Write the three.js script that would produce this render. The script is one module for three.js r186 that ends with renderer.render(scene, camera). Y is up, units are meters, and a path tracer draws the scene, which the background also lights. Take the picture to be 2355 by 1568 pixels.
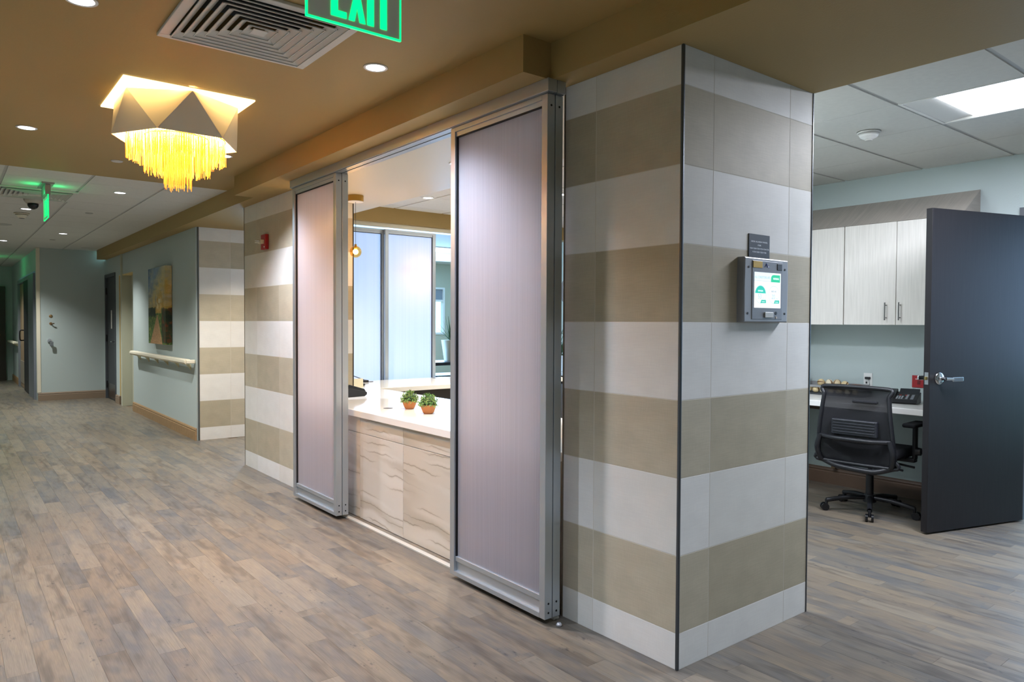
import * as THREE from 'three';
import { RoundedBoxGeometry } from 'three/addons/geometries/RoundedBoxGeometry.js';
import { mergeGeometries } from 'three/addons/utils/BufferGeometryUtils.js';
import { RectAreaLightUniformsLib } from 'three/addons/lights/RectAreaLightUniformsLib.js';
import { createNoise2D } from 'simplex-noise';

// ---------------------------------------------------------------- camera, sky, daylight, exposure
RectAreaLightUniformsLib.init();
const scene = new THREE.Scene();
const camera = new THREE.PerspectiveCamera(2 * Math.atan(784 / 1653.6) * 180 / Math.PI, 2355 / 1568, 0.05, 120);
camera.rotation.order = 'YXZ';
camera.position.set(-2.2585, 1.3709, 1.7941);
camera.rotation.set(-0.025, -0.6693, 0.0047);
const renderer = new THREE.WebGLRenderer();
renderer.toneMapping = THREE.LinearToneMapping;
renderer.toneMappingExposure = 1.36;
renderer.shadowMap.enabled = true;
scene.background = new THREE.Color().setRGB(0.9, 1.9, 2.2);

function areaLight(name, color, intensity, w, h, pos, target) {
  const l = new THREE.RectAreaLight(color, intensity, w, h);
  l.name = name; l.position.set(...pos); l.lookAt(...target); scene.add(l);
  return l;
}
// daylight entering by the windows that stand outside the frame or behind the frosted partition
areaLight('entry_window_daylight', 0xa9c8ff, 5, 2.0, 1.3, [5.5, 1.6, 0.9], [0, 1.6, 0.9]);
areaLight('lounge_window_daylight', 0x93c6ff, 17, 2.6, 1.6, [5.0, 1.6, -10.85], [4.0, 1.3, -5]);
areaLight('lounge_side_window_daylight', 0x93c6ff, 17, 2.4, 1.6, [2.2, 1.6, -10.85], [1.8, 1.3, -5]);

// ---------------------------------------------------------------- helpers
let seed = 7;
const rnd = () => { seed = (seed * 16807) % 2147483647; return seed / 2147483647; };
const rr = (a, b) => a + (b - a) * rnd();
const noise = createNoise2D(rnd);
const TAU = Math.PI * 2;
const C = (h) => new THREE.Color(h);
function mat(color, roughness = 0.6, metalness = 0, extra = {}) {
  return new THREE.MeshPhysicalMaterial({ color, roughness, metalness, ...extra });
}
const names = {};
function numbered(n) {
  const k = names[n] = (names[n] ?? -1) + 1;
  return k ? `${n}_${String(k).padStart(3, '0')}` : n;
}
function muv(g, s = 1) {   // uv in metres, by the way each face points
  const p = g.attributes.position, n = g.attributes.normal, uv = new Float32Array(p.count * 2);
  for (let i = 0; i < p.count; i++) {
    const ax = Math.abs(n.getX(i)), ay = Math.abs(n.getY(i)), az = Math.abs(n.getZ(i));
    const x = p.getX(i), y = p.getY(i), z = p.getZ(i);
    if (ax >= ay && ax >= az) { uv[2 * i] = z * s; uv[2 * i + 1] = y * s; }
    else if (ay >= az) { uv[2 * i] = x * s; uv[2 * i + 1] = z * s; }
    else { uv[2 * i] = x * s; uv[2 * i + 1] = y * s; }
  }
  g.setAttribute('uv', new THREE.BufferAttribute(uv, 2));
  return g;
}
function box(x0, x1, y0, y1, z0, z1) {
  const g = new THREE.BoxGeometry(Math.abs(x1 - x0), Math.abs(y1 - y0), Math.abs(z1 - z0));
  g.translate((x0 + x1) / 2, (y0 + y1) / 2, (z0 + z1) / 2);
  return muv(g);
}
function rbox(x0, x1, y0, y1, z0, z1, r = 0.003, seg = 2) {
  const w = Math.abs(x1 - x0), h = Math.abs(y1 - y0), d = Math.abs(z1 - z0);
  const g = new RoundedBoxGeometry(w, h, d, seg, Math.min(r, w / 2.01, h / 2.01, d / 2.01));
  g.translate((x0 + x1) / 2, (y0 + y1) / 2, (z0 + z1) / 2);
  return muv(g);
}
const V = (x, y, z) => new THREE.Vector3(x, y, z);
function cyl(a, b, r0, r1 = r0, seg = 20, open = false) {
  const A = V(...a), B = V(...b), d = B.clone().sub(A), L = d.length();
  const g = new THREE.CylinderGeometry(r1, r0, L, seg, 1, open);
  g.translate(0, L / 2, 0);
  g.applyQuaternion(new THREE.Quaternion().setFromUnitVectors(V(0, 1, 0), d.normalize()));
  g.translate(A.x, A.y, A.z);
  return g;
}
function tube(pts, r, seg = 24, rad = 8, closed = false) {
  return new THREE.TubeGeometry(new THREE.CatmullRomCurve3(pts.map((p) => V(...p)), closed, 'catmullrom', 0.35), seg, r, rad, closed);
}
function lathe(pts, seg = 28) { return new THREE.LatheGeometry(pts.map(([r, y]) => new THREE.Vector2(r, y)), seg); }
function extr(pts, depth, bevel = 0) {   // outline in x-y, depth along z from 0
  const s = new THREE.Shape(pts.map(([x, y]) => new THREE.Vector2(x, y)));
  return new THREE.ExtrudeGeometry(s, { depth, bevelEnabled: bevel > 0, bevelSize: bevel, bevelThickness: bevel, bevelSegments: 2, steps: 1 });
}
function G(list) { return list.length === 1 ? list[0] : mergeGeometries(list.map((g) => { const h = g.index ? g.toNonIndexed() : g; for (const k of Object.keys(h.attributes)) if (!['position', 'normal', 'uv'].includes(k)) h.deleteAttribute(k); return h; })); }
function obj(name, geos, m, parent) {
  const o = new THREE.Mesh(Array.isArray(geos) ? G(geos) : geos, m);
  o.name = parent ? name : numbered(name);
  o.castShadow = o.receiveShadow = true;
  (parent ?? scene).add(o);
  return o;
}
function tag(o, label, category, group) {
  o.userData.label = label; o.userData.category = category;
  if (group) o.userData.group = group;
  return o;
}
function thing(name, label, category, pos = [0, 0, 0], turn = 0, group) {
  const o = new THREE.Group(); o.name = numbered(name); o.position.set(...pos); o.rotation.y = turn;
  scene.add(o); return tag(o, label, category, group);
}
function struct(name, geos, m, label) {
  const o = geos ? obj(name, geos, m) : new THREE.Group();
  if (!geos) { o.name = numbered(name); scene.add(o); }
  o.userData.kind = 'structure';
  if (label) o.userData.label = label;
  return o;
}
function copy(o, pos, label, turn) {
  const c = o.clone(); c.name = numbered(o.name.replace(/_\d{3}$/, '')); c.userData = { ...o.userData };
  if (pos) c.position.set(...pos);
  if (label) c.userData.label = label;
  if (turn !== undefined) c.rotation.y = turn;
  scene.add(c); return c;
}
// textures
function dataTex(w, h, fn, srgb = true, repeat = [1, 1]) {
  const d = new Uint8Array(w * h * 4);
  for (let y = 0; y < h; y++) for (let x = 0; x < w; x++) {
    const c = fn(x, y), i = 4 * (y * w + x);
    d[i] = Math.max(0, Math.min(255, c[0])); d[i + 1] = Math.max(0, Math.min(255, c[1])); d[i + 2] = Math.max(0, Math.min(255, c[2])); d[i + 3] = 255;
  }
  const t = new THREE.DataTexture(d, w, h);
  t.wrapS = t.wrapT = THREE.RepeatWrapping; t.magFilter = THREE.LinearFilter; t.minFilter = THREE.LinearMipmapLinearFilter;
  if (srgb) t.colorSpace = THREE.SRGBColorSpace;
  t.repeat.set(...repeat); t.needsUpdate = true;
  return t;
}
function canvasTex(w, h, draw) {
  const cv = document.createElement('canvas'); cv.width = w; cv.height = h;
  const c = cv.getContext('2d'); draw(c, w, h);
  const t = new THREE.CanvasTexture(cv); t.colorSpace = THREE.SRGBColorSpace;
  return t;
}
const lerp = (a, b, t) => a + (b - a) * t;
const mix3 = (a, b, t) => [lerp(a[0], b[0], t), lerp(a[1], b[1], t), lerp(a[2], b[2], t)];
const sm = (a, b, x) => { const t = Math.max(0, Math.min(1, (x - a) / (b - a))); return t * t * (3 - 2 * t); };
// noise that repeats every pw, ph cells
function tn(x, y, pw, ph) {
  const u = x / pw, v = y / ph, a = TAU * u;
  const n0 = noise(x, y), n1 = noise(x - pw, y), n2 = noise(x, y - ph), n3 = noise(x - pw, y - ph);
  return lerp(lerp(n0, n1, u), lerp(n2, n3, u), v) * 1.2;
}

// ---------------------------------------------------------------- materials
// vinyl plank print: 16 strips of 128 px (one plank width each), 2048 px = 1.83 m along the grain
const knots = [];
for (let s = 0; s < 16; s++) { const k = Math.floor(rr(2, 5)); for (let i = 0; i < k; i++) { const kx = rr(0, 2048), ky = rr(14, 114), m = Math.floor(rr(1, 7)); knots.push([s, kx, ky, rr(4, 8)]); for (let j = 0; j < m; j++) knots.push([s, kx + rr(-70, 70), ky + rr(-14, 14), rr(1.8, 3.6)]); } }
const stripTone = Array.from({ length: 16 }, () => [rr(-1, 1), rr(-1, 1)]);
const byStrip = Array.from({ length: 16 }, (_, s) => knots.filter((k) => k[0] === s));
const bumpPix = new Float32Array(2048 * 2048);
const plankTex = dataTex(2048, 2048, (x, y) => {
  const s = y >> 7, yy = y & 127, o = s * 57.3;
  let warp = 0, dark = 0;
  for (const [, kx, ky, kr] of byStrip[s]) {
    let dx = x - kx; if (dx > 1024) dx -= 2048; if (dx < -1024) dx += 2048;
    const dy = yy - ky, d2 = (dx * dx) / (kr * kr * 7) + (dy * dy) / (kr * kr);
    if (d2 < 14) { warp += Math.sign(dy || 1) * kr * 0.8 * Math.exp(-d2 * 0.6); dark = Math.max(dark, Math.exp(-d2 * 2.6)); }
  }
  const gy = yy + warp;
  const blot = noise(x / 520 + o, gy / 70 + o) * 0.6 + noise(x / 170 + o, gy / 34 - o) * 0.4;
  const cloud = noise(x / 620 - o, gy / 120 + 3 * o) * 0.7 + noise(x / 150 + 2 * o, gy / 60) * 0.3;
  const grain = noise(x / 260 + o, gy / 2.7) * 0.55 + noise(x / 90 - o, gy / 1.5) * 0.45;
  const ring = noise(x / 700 + o, gy / 9 + o);
  let c = mix3([124, 116, 104], [106, 104, 101], sm(-0.3, 0.8, cloud + 0.45 * stripTone[s][0]));
  c = mix3(c, [82, 75, 68], 0.5 * sm(0.0, 0.9, blot + 0.3 * stripTone[s][1]));
  c = mix3(c, [140, 128, 108], 0.5 * sm(0.15, 0.85, -blot));
  const g = 1 + 0.11 * grain - 0.12 * sm(0.35, 0.75, ring) * (0.6 + 0.4 * grain);
  const k = 1 - 0.5 * dark * (0.7 + 0.4 * grain);
  bumpPix[y * 2048 + x] = 0.5 + 0.3 * grain - 0.3 * dark;
  return [c[0] * g * k, c[1] * g * k, c[2] * g * k * (1 + 0.08 * dark)];
});
const plankBump = dataTex(1024, 1024, (x, y) => { const v = 255 * bumpPix[(y * 2) * 2048 + x * 2]; return [v, v, v]; }, false);
const plankMats = [0xf8f5f0, 0xe8e2dc, 0xdedfe1, 0xf2ebe2].map((c) => mat(c, 0.38, 0, { map: plankTex, bumpMap: plankBump, bumpScale: 0.0006, specularIntensity: 0.7 }));

const linen = (base, amp) => dataTex(512, 512, (x, y) => {
  const n = tn(x / 60, y / 3.2, 512 / 60, 160) * 0.5 + tn(x / 2.6, y / 40, 512 / 2.6, 12.8) * 0.35 + tn(x / 90, y / 70, 512 / 90, 512 / 70) * 0.6;
  return base.map((b) => b * (1 + amp * n));
});
const whiteTileMat = mat(0xffffff, 0.55, 0, { specularIntensity: 0.5, map: linen([226, 225, 219], 0.018) });
const whiteTileMat2 = mat(0xf6f6f4, 0.55, 0, { specularIntensity: 0.5, map: whiteTileMat.map });
const tanTileMat = mat(0xffffff, 0.55, 0, { specularIntensity: 0.5, map: linen([185, 177, 155], 0.035) });
const tanTileMat2 = mat(0xf3f2ef, 0.55, 0, { specularIntensity: 0.5, map: tanTileMat.map });
const groutMat = mat(0xcfcabd, 0.9);
const paintBump = dataTex(256, 256, (x, y) => { const v = 128 + 60 * tn(x / 3, y / 3, 256 / 3, 256 / 3) + 40 * tn(x / 9, y / 9, 256 / 9, 256 / 9); return [v, v, v]; }, false, [2, 2]);
const paint = (c, r = 0.7) => mat(c, r, 0, { bumpMap: paintBump, bumpScale: 0.0006 });
const brownPaint = paint(0xa68c56, 0.6);
const sageWall = paint(0xb6c2c0);
const sageGreenWall = paint(0xbbbca8);
const creamPaint = paint(0xe6cd92);
const beigePaint = paint(0xc4bda8, 0.5);
const whitePaint = paint(0xd8d6cf, 0.8);
const ceilTileTex = dataTex(512, 512, (x, y) => { const n = tn(x / 2, y / 2, 256, 256); const v = 1 - 0.06 * sm(0.45, 0.8, n) + 0.012 * tn(x / 40, y / 40, 12.8, 12.8); return [214 * v, 212 * v, 205 * v]; }, true, [1.6, 1.6]);
const ceilTileMat = mat(0xffffff, 0.9, 0, { map: ceilTileTex });
const teeMat = mat(0xb9b8b4, 0.6);
const alu = mat(0xb9c0c5, 0.42, 0.75);
const aluDark = mat(0x8e959a, 0.45, 0.75);
const gasket = mat(0x15161a, 0.6);
const chrome = mat(0xd0d3d6, 0.16, 1);
const ribTex = dataTex(512, 8, (x) => { const r = (x % 8) / 8, v = 0.955 + 0.045 * Math.cos(TAU * r) + 0.03 * noise(x / 9, 0.5); return [236 * v, 232 * v, 238 * v]; }, true, [3.6, 1]);
const polycarb = mat(0xffffff, 1.0, 0, { map: ribTex, transmission: 0.76, thickness: 0, specularIntensity: 0.5, clearcoat: 0.2, clearcoatRoughness: 0.4 });
const worktopMat = mat(0xf0eee8, 0.09, 0, { specularIntensity: 1 });
const marbleTex = dataTex(1024, 1024, (x, y) => {
  const u = x / 1024 * 1.3, v = y / 1024 * 1.3;
  const w = v + 0.035 * u + 0.018 * noise(u * 1.5, v * 1.6) + 0.006 * noise(u * 6, v * 5) + 0.0022 * noise(u * 22, v * 14);
  let c = mix3([208, 204, 194], [190, 184, 171], sm(-0.1, 0.8, noise(u * 0.7 + 4, w * 6)));
  c = mix3(c, [216, 213, 205], 0.6 * sm(0.1, 0.7, noise(u * 0.9 - 8, w * 9)));
  for (let k = 0; k < 23; k++) {
    const vk = k * 0.062 + 0.02 * noise(k * 3.7, 1.2), d = Math.abs(w - vk - 0.03 + 0.004 * noise(u * 5 + k, k));
    const str = sm(-0.55, 0.5, noise(u * 1.7 + k * 5.1, k * 1.7)), th = 0.0012 + 0.0016 * str;
    c = mix3(c, [112, 102, 88], str * 0.62 * Math.exp(-(d * d) / (th * th)));
    c = mix3(c, [176, 166, 146], str * 0.3 * Math.exp(-(d * d) / (0.009 * 0.009)));
  }
  return c;
}, true, [1 / 1.3, 1 / 1.3]);
const marbleMats = [0xffffff, 0xf6f3ee].map((c) => mat(c, 0.32, 0, { map: marbleTex }));
const laminateTex = dataTex(512, 512, (x, y) => {
  const n = tn(x / 5, y / 160, 102.4, 3.2) * 0.5 + tn(x / 22, y / 200, 512 / 22, 2.56) * 0.6 + tn(x / 1.7, y / 60, 512 / 1.7, 512 / 60) * 0.3;
  return [219 * (1 + 0.045 * n), 214 * (1 + 0.045 * n), 205 * (1 + 0.05 * n)];
}, true, [2, 1]);
const laminate = mat(0xffffff, 0.5, 0, { map: laminateTex });
const laminateTopTex = dataTex(512, 512, (x, y) => {
  const n = tn(x / 160, y / 8, 3.2, 64) * 0.6 + tn(x / 200, y / 26, 2.56, 512 / 26) * 0.6;
  return [168 * (1 + 0.06 * n), 160 * (1 + 0.06 * n), 150 * (1 + 0.06 * n)];
});
const laminateTop = mat(0xffffff, 0.5, 0, { map: laminateTopTex });
const darkGrainTex = dataTex(256, 1024, (x, y) => { const n = tn(x / 2.2, y / 130, 256 / 2.2, 1024 / 130) * 0.6 + tn(x / 9, y / 300, 256 / 9, 1024 / 300) * 0.5; return [30 * (1 + 0.16 * n), 28 * (1 + 0.16 * n), 30 * (1 + 0.15 * n)]; }, true, [1.6, 0.5]);
const darkDoorMat = mat(0xffffff, 0.4, 0, { map: darkGrainTex, specularIntensity: 0.6 });
const charcoal = mat(0x34373b, 0.5);
const frameGrey = mat(0x6b7077, 0.45);
const bbTex = dataTex(512, 128, (x, y) => { const n = tn(x / 90, y / 4, 512 / 90, 32) * 0.6 + tn(x / 30, y / 9, 512 / 30, 128 / 9) * 0.4; return [158 * (1 + 0.08 * n), 127 * (1 + 0.08 * n), 90 * (1 + 0.09 * n)]; });
const bbMat = mat(0xffffff, 0.5, 0, { map: bbTex });
const bbGrey = mat(0x8a7763, 0.55);
const cream = mat(0xe2dac4, 0.5);
const white = mat(0xe4e4e0, 0.5);
const offWhite = mat(0xc9c7c0, 0.6);
const black = mat(0x131418, 0.5);
const blackGloss = mat(0x0e0f12, 0.25);
const redMat = mat(0xa3161b, 0.4);
const glowWhite = (k) => mat(0xffffff, 0.5, 0, { emissive: 0xf2f4ff, emissiveIntensity: k });

// ---------------------------------------------------------------- floor: slab and vinyl planks
const floor = struct('floor', box(-3.2, 7.4, -0.12, -0.004, -21, 4.8), mat(0x7a6a58, 0.6), 'weathered brown and grey wood look vinyl plank flooring');
{
  const W = 0.1016, L = 0.914, variants = [];
  const quad = (idx, p, uv, nrm, P, U, N) => { for (const i of [0, 1, 2, 0, 2, 3]) { P.push(...p[i]); U.push(...uv[i]); N.push(...nrm); } };
  for (let s = 0; s < 16; s++) for (let h = 0; h < 2; h++) {
    const g = new THREE.BufferGeometry(), P = [], U = [], N = [], b = 0.0005, a = W / 2, l = L / 2;
    const u0 = h * 0.5 + 0.003 * s, ux = (z) => u0 + (z + l) / 1.83, vy = (x) => (s + 0.04 + 0.66 * (x + a) / W + 0.25 * h) / 16;
    const q = (pts, n) => quad(0, pts, pts.map(([x, , z]) => [ux(z), vy(x)]), n, P, U, N);
    q([[-a + b, 0, l - b], [a - b, 0, l - b], [a - b, 0, -l + b], [-a + b, 0, -l + b]], [0, 1, 0]);
    const d = -0.002;
    q([[-a, d, l], [a, d, l], [a - b, 0, l - b], [-a + b, 0, l - b]], [0, 0.5, 0.87]);
    q([[a, d, -l], [-a, d, -l], [-a + b, 0, -l + b], [a - b, 0, -l + b]], [0, 0.5, -0.87]);
    q([[a, d, l], [a, d, -l], [a - b, 0, -l + b], [a - b, 0, l - b]], [0.87, 0.5, 0]);
    q([[-a, d, -l], [-a, d, l], [-a + b, 0, l - b], [-a + b, 0, -l + b]], [-0.87, 0.5, 0]);
    g.setAttribute('position', new THREE.Float32BufferAttribute(P, 3)); g.setAttribute('uv', new THREE.Float32BufferAttribute(U, 2)); g.setAttribute('normal', new THREE.Float32BufferAttribute(N, 3));
    variants.push(g);
  }
  camera.updateMatrixWorld(); camera.updateProjectionMatrix();
  const list = [];
  const prj = (x, z) => { const v = V(x, 0, z).applyMatrix4(camera.matrixWorldInverse); if (v.z > -0.3) return null; const q = v.applyMatrix4(camera.projectionMatrix); return [q.x, q.y]; };
  for (let r = 0; r < 78; r++) {
    const x = -3.1 + (r + 0.5) * W, off = (r * 0.371 % 1) * L + rr(-0.1, 0.1);
    for (let k = 0; k < 30; k++) {
      const z = 4.2 - off - k * L;
      const vi = Math.floor(rnd() * 32), mi = Math.floor(rnd() * 4), flip = rnd() < 0.5;
      if (z < -19.5) continue;
      const corridor = x < 0.1, passage = x < 2.5 && z < -4.9 && z > -7.2, alcove = z > -2.0 && x < 4.4;
      if (!corridor && !passage && !alcove) continue;
      const q = prj(x, z); let size = 0;
      if (q && q[0] > -1.05 && q[0] < 1.05 && q[1] > -1.1) {
        const a = prj(x - W / 2, z), b = prj(x + W / 2, z), c = prj(x, z - L / 2), d = prj(x, z + L / 2);
        if (a && b && c && d) size = Math.abs((b[0] - a[0]) * (d[1] - c[1]) - (b[1] - a[1]) * (d[0] - c[0]));
        if (x > 0.05 && x < 0.9 && z < -0.1) size *= 0.01;
        if (x > 0.1 && z < -2) size *= 0.3;
      }
      list.push({ x, z, vi, mi, flip, size });
    }
  }
  list.sort((a, b) => b.size - a.size);
  const rest = [[], [], [], []];
  list.forEach((p, i) => {
    if (i < 300) {
      const o = new THREE.Mesh(variants[p.vi], plankMats[p.mi]); o.name = 'plank'; o.position.set(p.x, 0, p.z); if (p.flip) o.rotation.y = Math.PI;
      o.receiveShadow = true; floor.add(o);
    } else {
      const g = variants[p.vi].clone(); if (p.flip) g.rotateY(Math.PI); g.translate(p.x, 0, p.z); rest[0].push(g);
    }
  });
  const o = obj('more_planks', mergeGeometries(rest[0]), plankMats[0], floor); o.userData.kind = 'stuff';
}

// ---------------------------------------------------------------- ceilings and soffits
const CH = 2.615, SH = 2.454, AH = 2.58;
const tileGeoCache = {};
function tiledCeiling(name, label, x0, x1, z0, z1, y, gx, gz, mainAlongZ, skip = () => false) {
  const c = struct(name, box(x0, x1, y + 0.02, y + 0.14, z0, z1), offWhite, label);
  const w = 0.61, mg = 0.012, cg = 0.0025;
  for (let i = -14; i < 14; i++) for (let k = -42; k < 14; k++) {
    const ax = gx + i * w, az = gz + k * w;
    const a0 = Math.max(x0, ax + (mainAlongZ ? mg : cg)), a1 = Math.min(x1, ax + w - (mainAlongZ ? mg : cg));
    const b0 = Math.max(z0, az + (mainAlongZ ? cg : mg)), b1 = Math.min(z1, az + w - (mainAlongZ ? cg : mg));
    if (a1 - a0 < 0.02 || b1 - b0 < 0.02 || skip((a0 + a1) / 2, (b0 + b1) / 2)) continue;
    const key = `${(a1 - a0).toFixed(3)}_${(b1 - b0).toFixed(3)}`;
    const g = tileGeoCache[key] ??= box(-(a1 - a0) / 2, (a1 - a0) / 2, 0, 0.016, -(b1 - b0) / 2, (b1 - b0) / 2);
    const o = new THREE.Mesh(g, ceilTileMat); o.name = 'ceiling_tile'; o.position.set((a0 + a1) / 2, y, (b0 + b1) / 2); o.castShadow = o.receiveShadow = true; c.add(o);
  }
  for (let i = -14; i < 42; i++) {
    const p = (mainAlongZ ? gx : gz) + i * w;
    if (mainAlongZ ? (p < x0 + 0.02 || p > x1 - 0.02) : (p < z0 + 0.02 || p > z1 - 0.02)) continue;
    const g = mainAlongZ ? box(p - 0.012, p + 0.012, y + 0.006, y + 0.02, z0, z1) : box(x0, x1, y + 0.006, y + 0.02, p - 0.012, p + 0.012);
    obj('tee_bar', g, teeMat, c);
  }
  return c;
}
const lobbyCeiling = struct('ceiling_lobby', [box(-3.2, -1.48, CH, CH + 0.14, -5.27, 4.8), box(-0.91, -0.1, CH, CH + 0.14, -5.27, 4.8), box(-1.48, -0.91, CH, CH + 0.14, -5.27, -1.575), box(-1.48, -0.91, CH, CH + 0.14, -1.005, 4.8)], brownPaint, 'smooth golden brown painted lobby ceiling');
obj('duct', [box(-1.5, -1.48, CH + 0.14, CH + 0.5, -1.595, -0.985), box(-0.91, -0.89, CH + 0.14, CH + 0.5, -1.595, -0.985), box(-1.48, -0.91, CH + 0.14, CH + 0.5, -1.595, -1.575), box(-1.48, -0.91, CH + 0.14, CH + 0.5, -1.005, -0.985), box(-1.5, -0.89, CH + 0.5, CH + 0.52, -1.595, -0.985)], mat(0x9a9d9e, 0.5, 0.4), lobbyCeiling);
tiledCeiling('ceiling_corridor', 'white lay-in tile ceiling of the far corridor', -3.2, -0.1, -20.5, -5.27, CH, -0.622, -5.70, true);
tiledCeiling('ceiling_alcove', 'white lay-in tile ceiling over the work alcove', 0.96, 3.73, -1.57, 4.8, AH, 1.262, -0.02, false, (x, z) => (x > 1.88 && x < 2.47 && z > -0.02 && z < 1.2) || (x > 1.27 && x < 1.86 && z > -1.25 && z < -0.63));
tiledCeiling('ceiling_station', 'white lay-in tile ceiling inside the reception station', 0.96, 5.25, -5.1, -1.64, 2.6, 0.35, -0.62, true);
struct('ceiling_lounge', box(0.0, 7.2, 2.62, 2.74, -11.3, -5.2), whitePaint, 'pale ceiling of the lounge behind the frosted screen');
struct('trim_soffit', [box(-0.125, 0.96, SH, CH + 0.2, -0.633, 4.8), box(-0.284, -0.0, SH, CH + 0.2, -4.55, -0.633), box(-0.125, -0.0, SH, CH + 0.2, -5.176, -4.55), box(-0.125, 0.16, SH, CH + 0.2, -12.69, -5.176), box(0.16, 0.8, SH, CH + 0.2, -7.1, -5.25)], brownPaint, 'golden brown painted dropped soffit running above columns and sliding screen');
struct('trim_station_soffit', box(0.0, 0.96, SH, CH + 0.2, -5.25, -0.633), beigePaint, 'pale beige soffit above the reception worktop');
struct('trim_fascia', box(0.96, 5.3, 2.44, 2.74, -5.25, -5.1), brownPaint, 'golden brown fascia above the far frosted screen');

// ---------------------------------------------------------------- tiled columns
const B0 = 0.1458, BH = 0.308;
const tileCache = {};
function tileFace(parent, axis, plane, sign, from, to, joints, top, b0 = B0, ramp = 0) {
  // axis 'z': face in the plane x = plane running along z; axis 'x': face in the plane z = plane running along x. sign: outward direction
  const ys = [0]; for (let k = 0; k < 9; k++) ys.push(b0 + k * BH); const lim = top;
  const cuts = [from, ...joints, to].sort((a, b) => a - b);
  for (let r = 0; r < ys.length; r++) {
    const y0 = ys[r], y1 = Math.min(lim, ys[r + 1] ?? lim); if (y1 - y0 < 0.01) continue;
    for (let i = 0; i + 1 < cuts.length; i++) {
      const w = cuts[i + 1] - cuts[i] - 0.0026, h = y1 - y0 - 0.0026;
      const key = `${axis}${w.toFixed(3)}_${h.toFixed(3)}`;
      const g = tileCache[key] ??= (axis === 'z' ? rbox(-0.005, 0.005, -h / 2, h / 2, -w / 2, w / 2, 0.0007, 1) : rbox(-w / 2, w / 2, -h / 2, h / 2, -0.005, 0.005, 0.0007, 1));
      const tan = r % 2 === 1;
      const o = new THREE.Mesh(g, tan ? (rnd() < 0.5 ? tanTileMat : tanTileMat2) : (rnd() < 0.5 ? whiteTileMat : whiteTileMat2));
      o.name = 'wall_tile'; o.castShadow = o.receiveShadow = true;
      const c = (cuts[i] + cuts[i + 1]) / 2, y = (y0 + y1) / 2;
      o.position.set(...(axis === 'z' ? [plane - sign * 0.005, y, c] : [c, y, plane - sign * 0.005]));
      parent.add(o);
    }
  }
}
{
  const c1 = struct('wall_column_near', box(0.0004, 0.9576, 0, SH, -0.6736, -0.0004), groutMat, 'square column clad in white and tan banded tile carrying the alarm panel');
  tileFace(c1, 'z', 0, -1, -0.674, -0.004, [-0.472], SH);
  tileFace(c1, 'x', 0, 1, 0.004, 0.958, [0.197, 0.761], SH);
  tileFace(c1, 'z', 0.958, 1, -0.674, -0.004, [-0.472], SH);
  obj('corner_trim', rbox(-0.004, 0.009, 0, SH, -0.009, 0.004, 0.004), mat(0x5d6267, 0.35, 0.8), c1);
  obj('corner_trim', rbox(0.952, 0.962, 0, SH, -0.008, 0.003, 0.003), mat(0x55585c, 0.35, 0.8), c1);
  obj('corner_trim', rbox(-0.003, 0.006, 0, SH, -0.678, -0.669, 0.002), mat(0x6f6552, 0.4, 0.6), c1);
  const c2 = struct('wall_column_far', [box(0.0004, 0.69, 0, SH, -5.1756, -4.2804), box(0.0004, 0.09, 0, SH, -4.29, -3.956)], groutMat, 'square column clad in banded tile carrying the red fire strobe');
  tileFace(c2, 'z', 0, -1, -5.176, -3.955, [-4.835, -4.279], SH);
  tileFace(c2, 'x', -4.28, 1, 0.09, 0.69, [0.34], SH, B0 + 0.016);
  obj('corner_trim', rbox(-0.003, 0.006, 0, SH, -5.18, -5.172, 0.002), mat(0x6f6552, 0.4, 0.6), c2);
  obj('corner_trim', rbox(0.684, 0.695, 0, SH, -4.288, -4.277, 0.002), mat(0x4b4538, 0.4, 0.6), c2);
  const w = struct('wall_passage_end', box(0.04, 0.78, 0, SH, -7.05, -6.9174), groutMat, 'end wall of the corridor clad in white and tan banded tile');
  tileFace(w, 'x', -6.917, 1, 0.05, 0.78, [0.4], SH);
  obj('corner_trim', rbox(0.035, 0.05, 0, SH, -6.93, -6.913, 0.003), mat(0x5d5d58, 0.4, 0.6), w);
}

// ---------------------------------------------------------------- corridor walls
struct('wall_corridor', [box(0.02, 0.14, 0, SH, -10.42, -6.935), box(0.02, 0.14, 2.12, SH, -11.5, -10.42), box(0.02, 0.14, 0, SH, -11.83, -11.5), box(0.02, 0.14, 2.19, SH, -12.75, -11.83), box(0.02, 0.14, 0, SH, -12.97, -12.75)], sageWall, 'blue grey painted corridor wall');
struct('wall_opening_jamb', [box(0.015, 1.25, 0, 2.125, -11.5, -11.48), box(0.015, 0.15, 2.11, 2.125, -11.48, -10.42), box(0.03, 1.3, 0, 2.3, -11.6, -11.5), box(1.25, 1.3, 0, 2.3, -11.5, -10.2), box(0.14, 1.25, 0, 2.3, -10.3, -10.2), box(0.03, 1.3, 2.13, 2.3, -11.5, -10.42)], creamPaint, 'cream painted side wall of the corridor opening');
struct('wall_corridor_end', box(-1.0, 0.14, 0, CH + 0.1, -12.99, -12.85), sageWall, 'blue grey wall closing the wide part of the corridor');
struct('wall_corridor_far', [box(-1.0, -0.88, 0, CH + 0.1, -13.12, -12.99), box(-1.0, -0.88, 2.24, CH + 0.1, -16.5, -13.12), box(-1.0, -0.88, 0, CH + 0.1, -18.4, -16.5)], sageWall, 'blue grey wall of the narrow far corridor');
struct('wall_far_end', [box(-1.14, -0.88, 0, CH + 0.1, -18.52, -18.4), box(-2.3, -1.14, 2.15, CH + 0.1, -18.52, -18.4), box(-3.2, -2.3, 0, CH + 0.1, -18.52, -18.4)], sageWall, 'wall with a doorway at the far end of the corridor');
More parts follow.
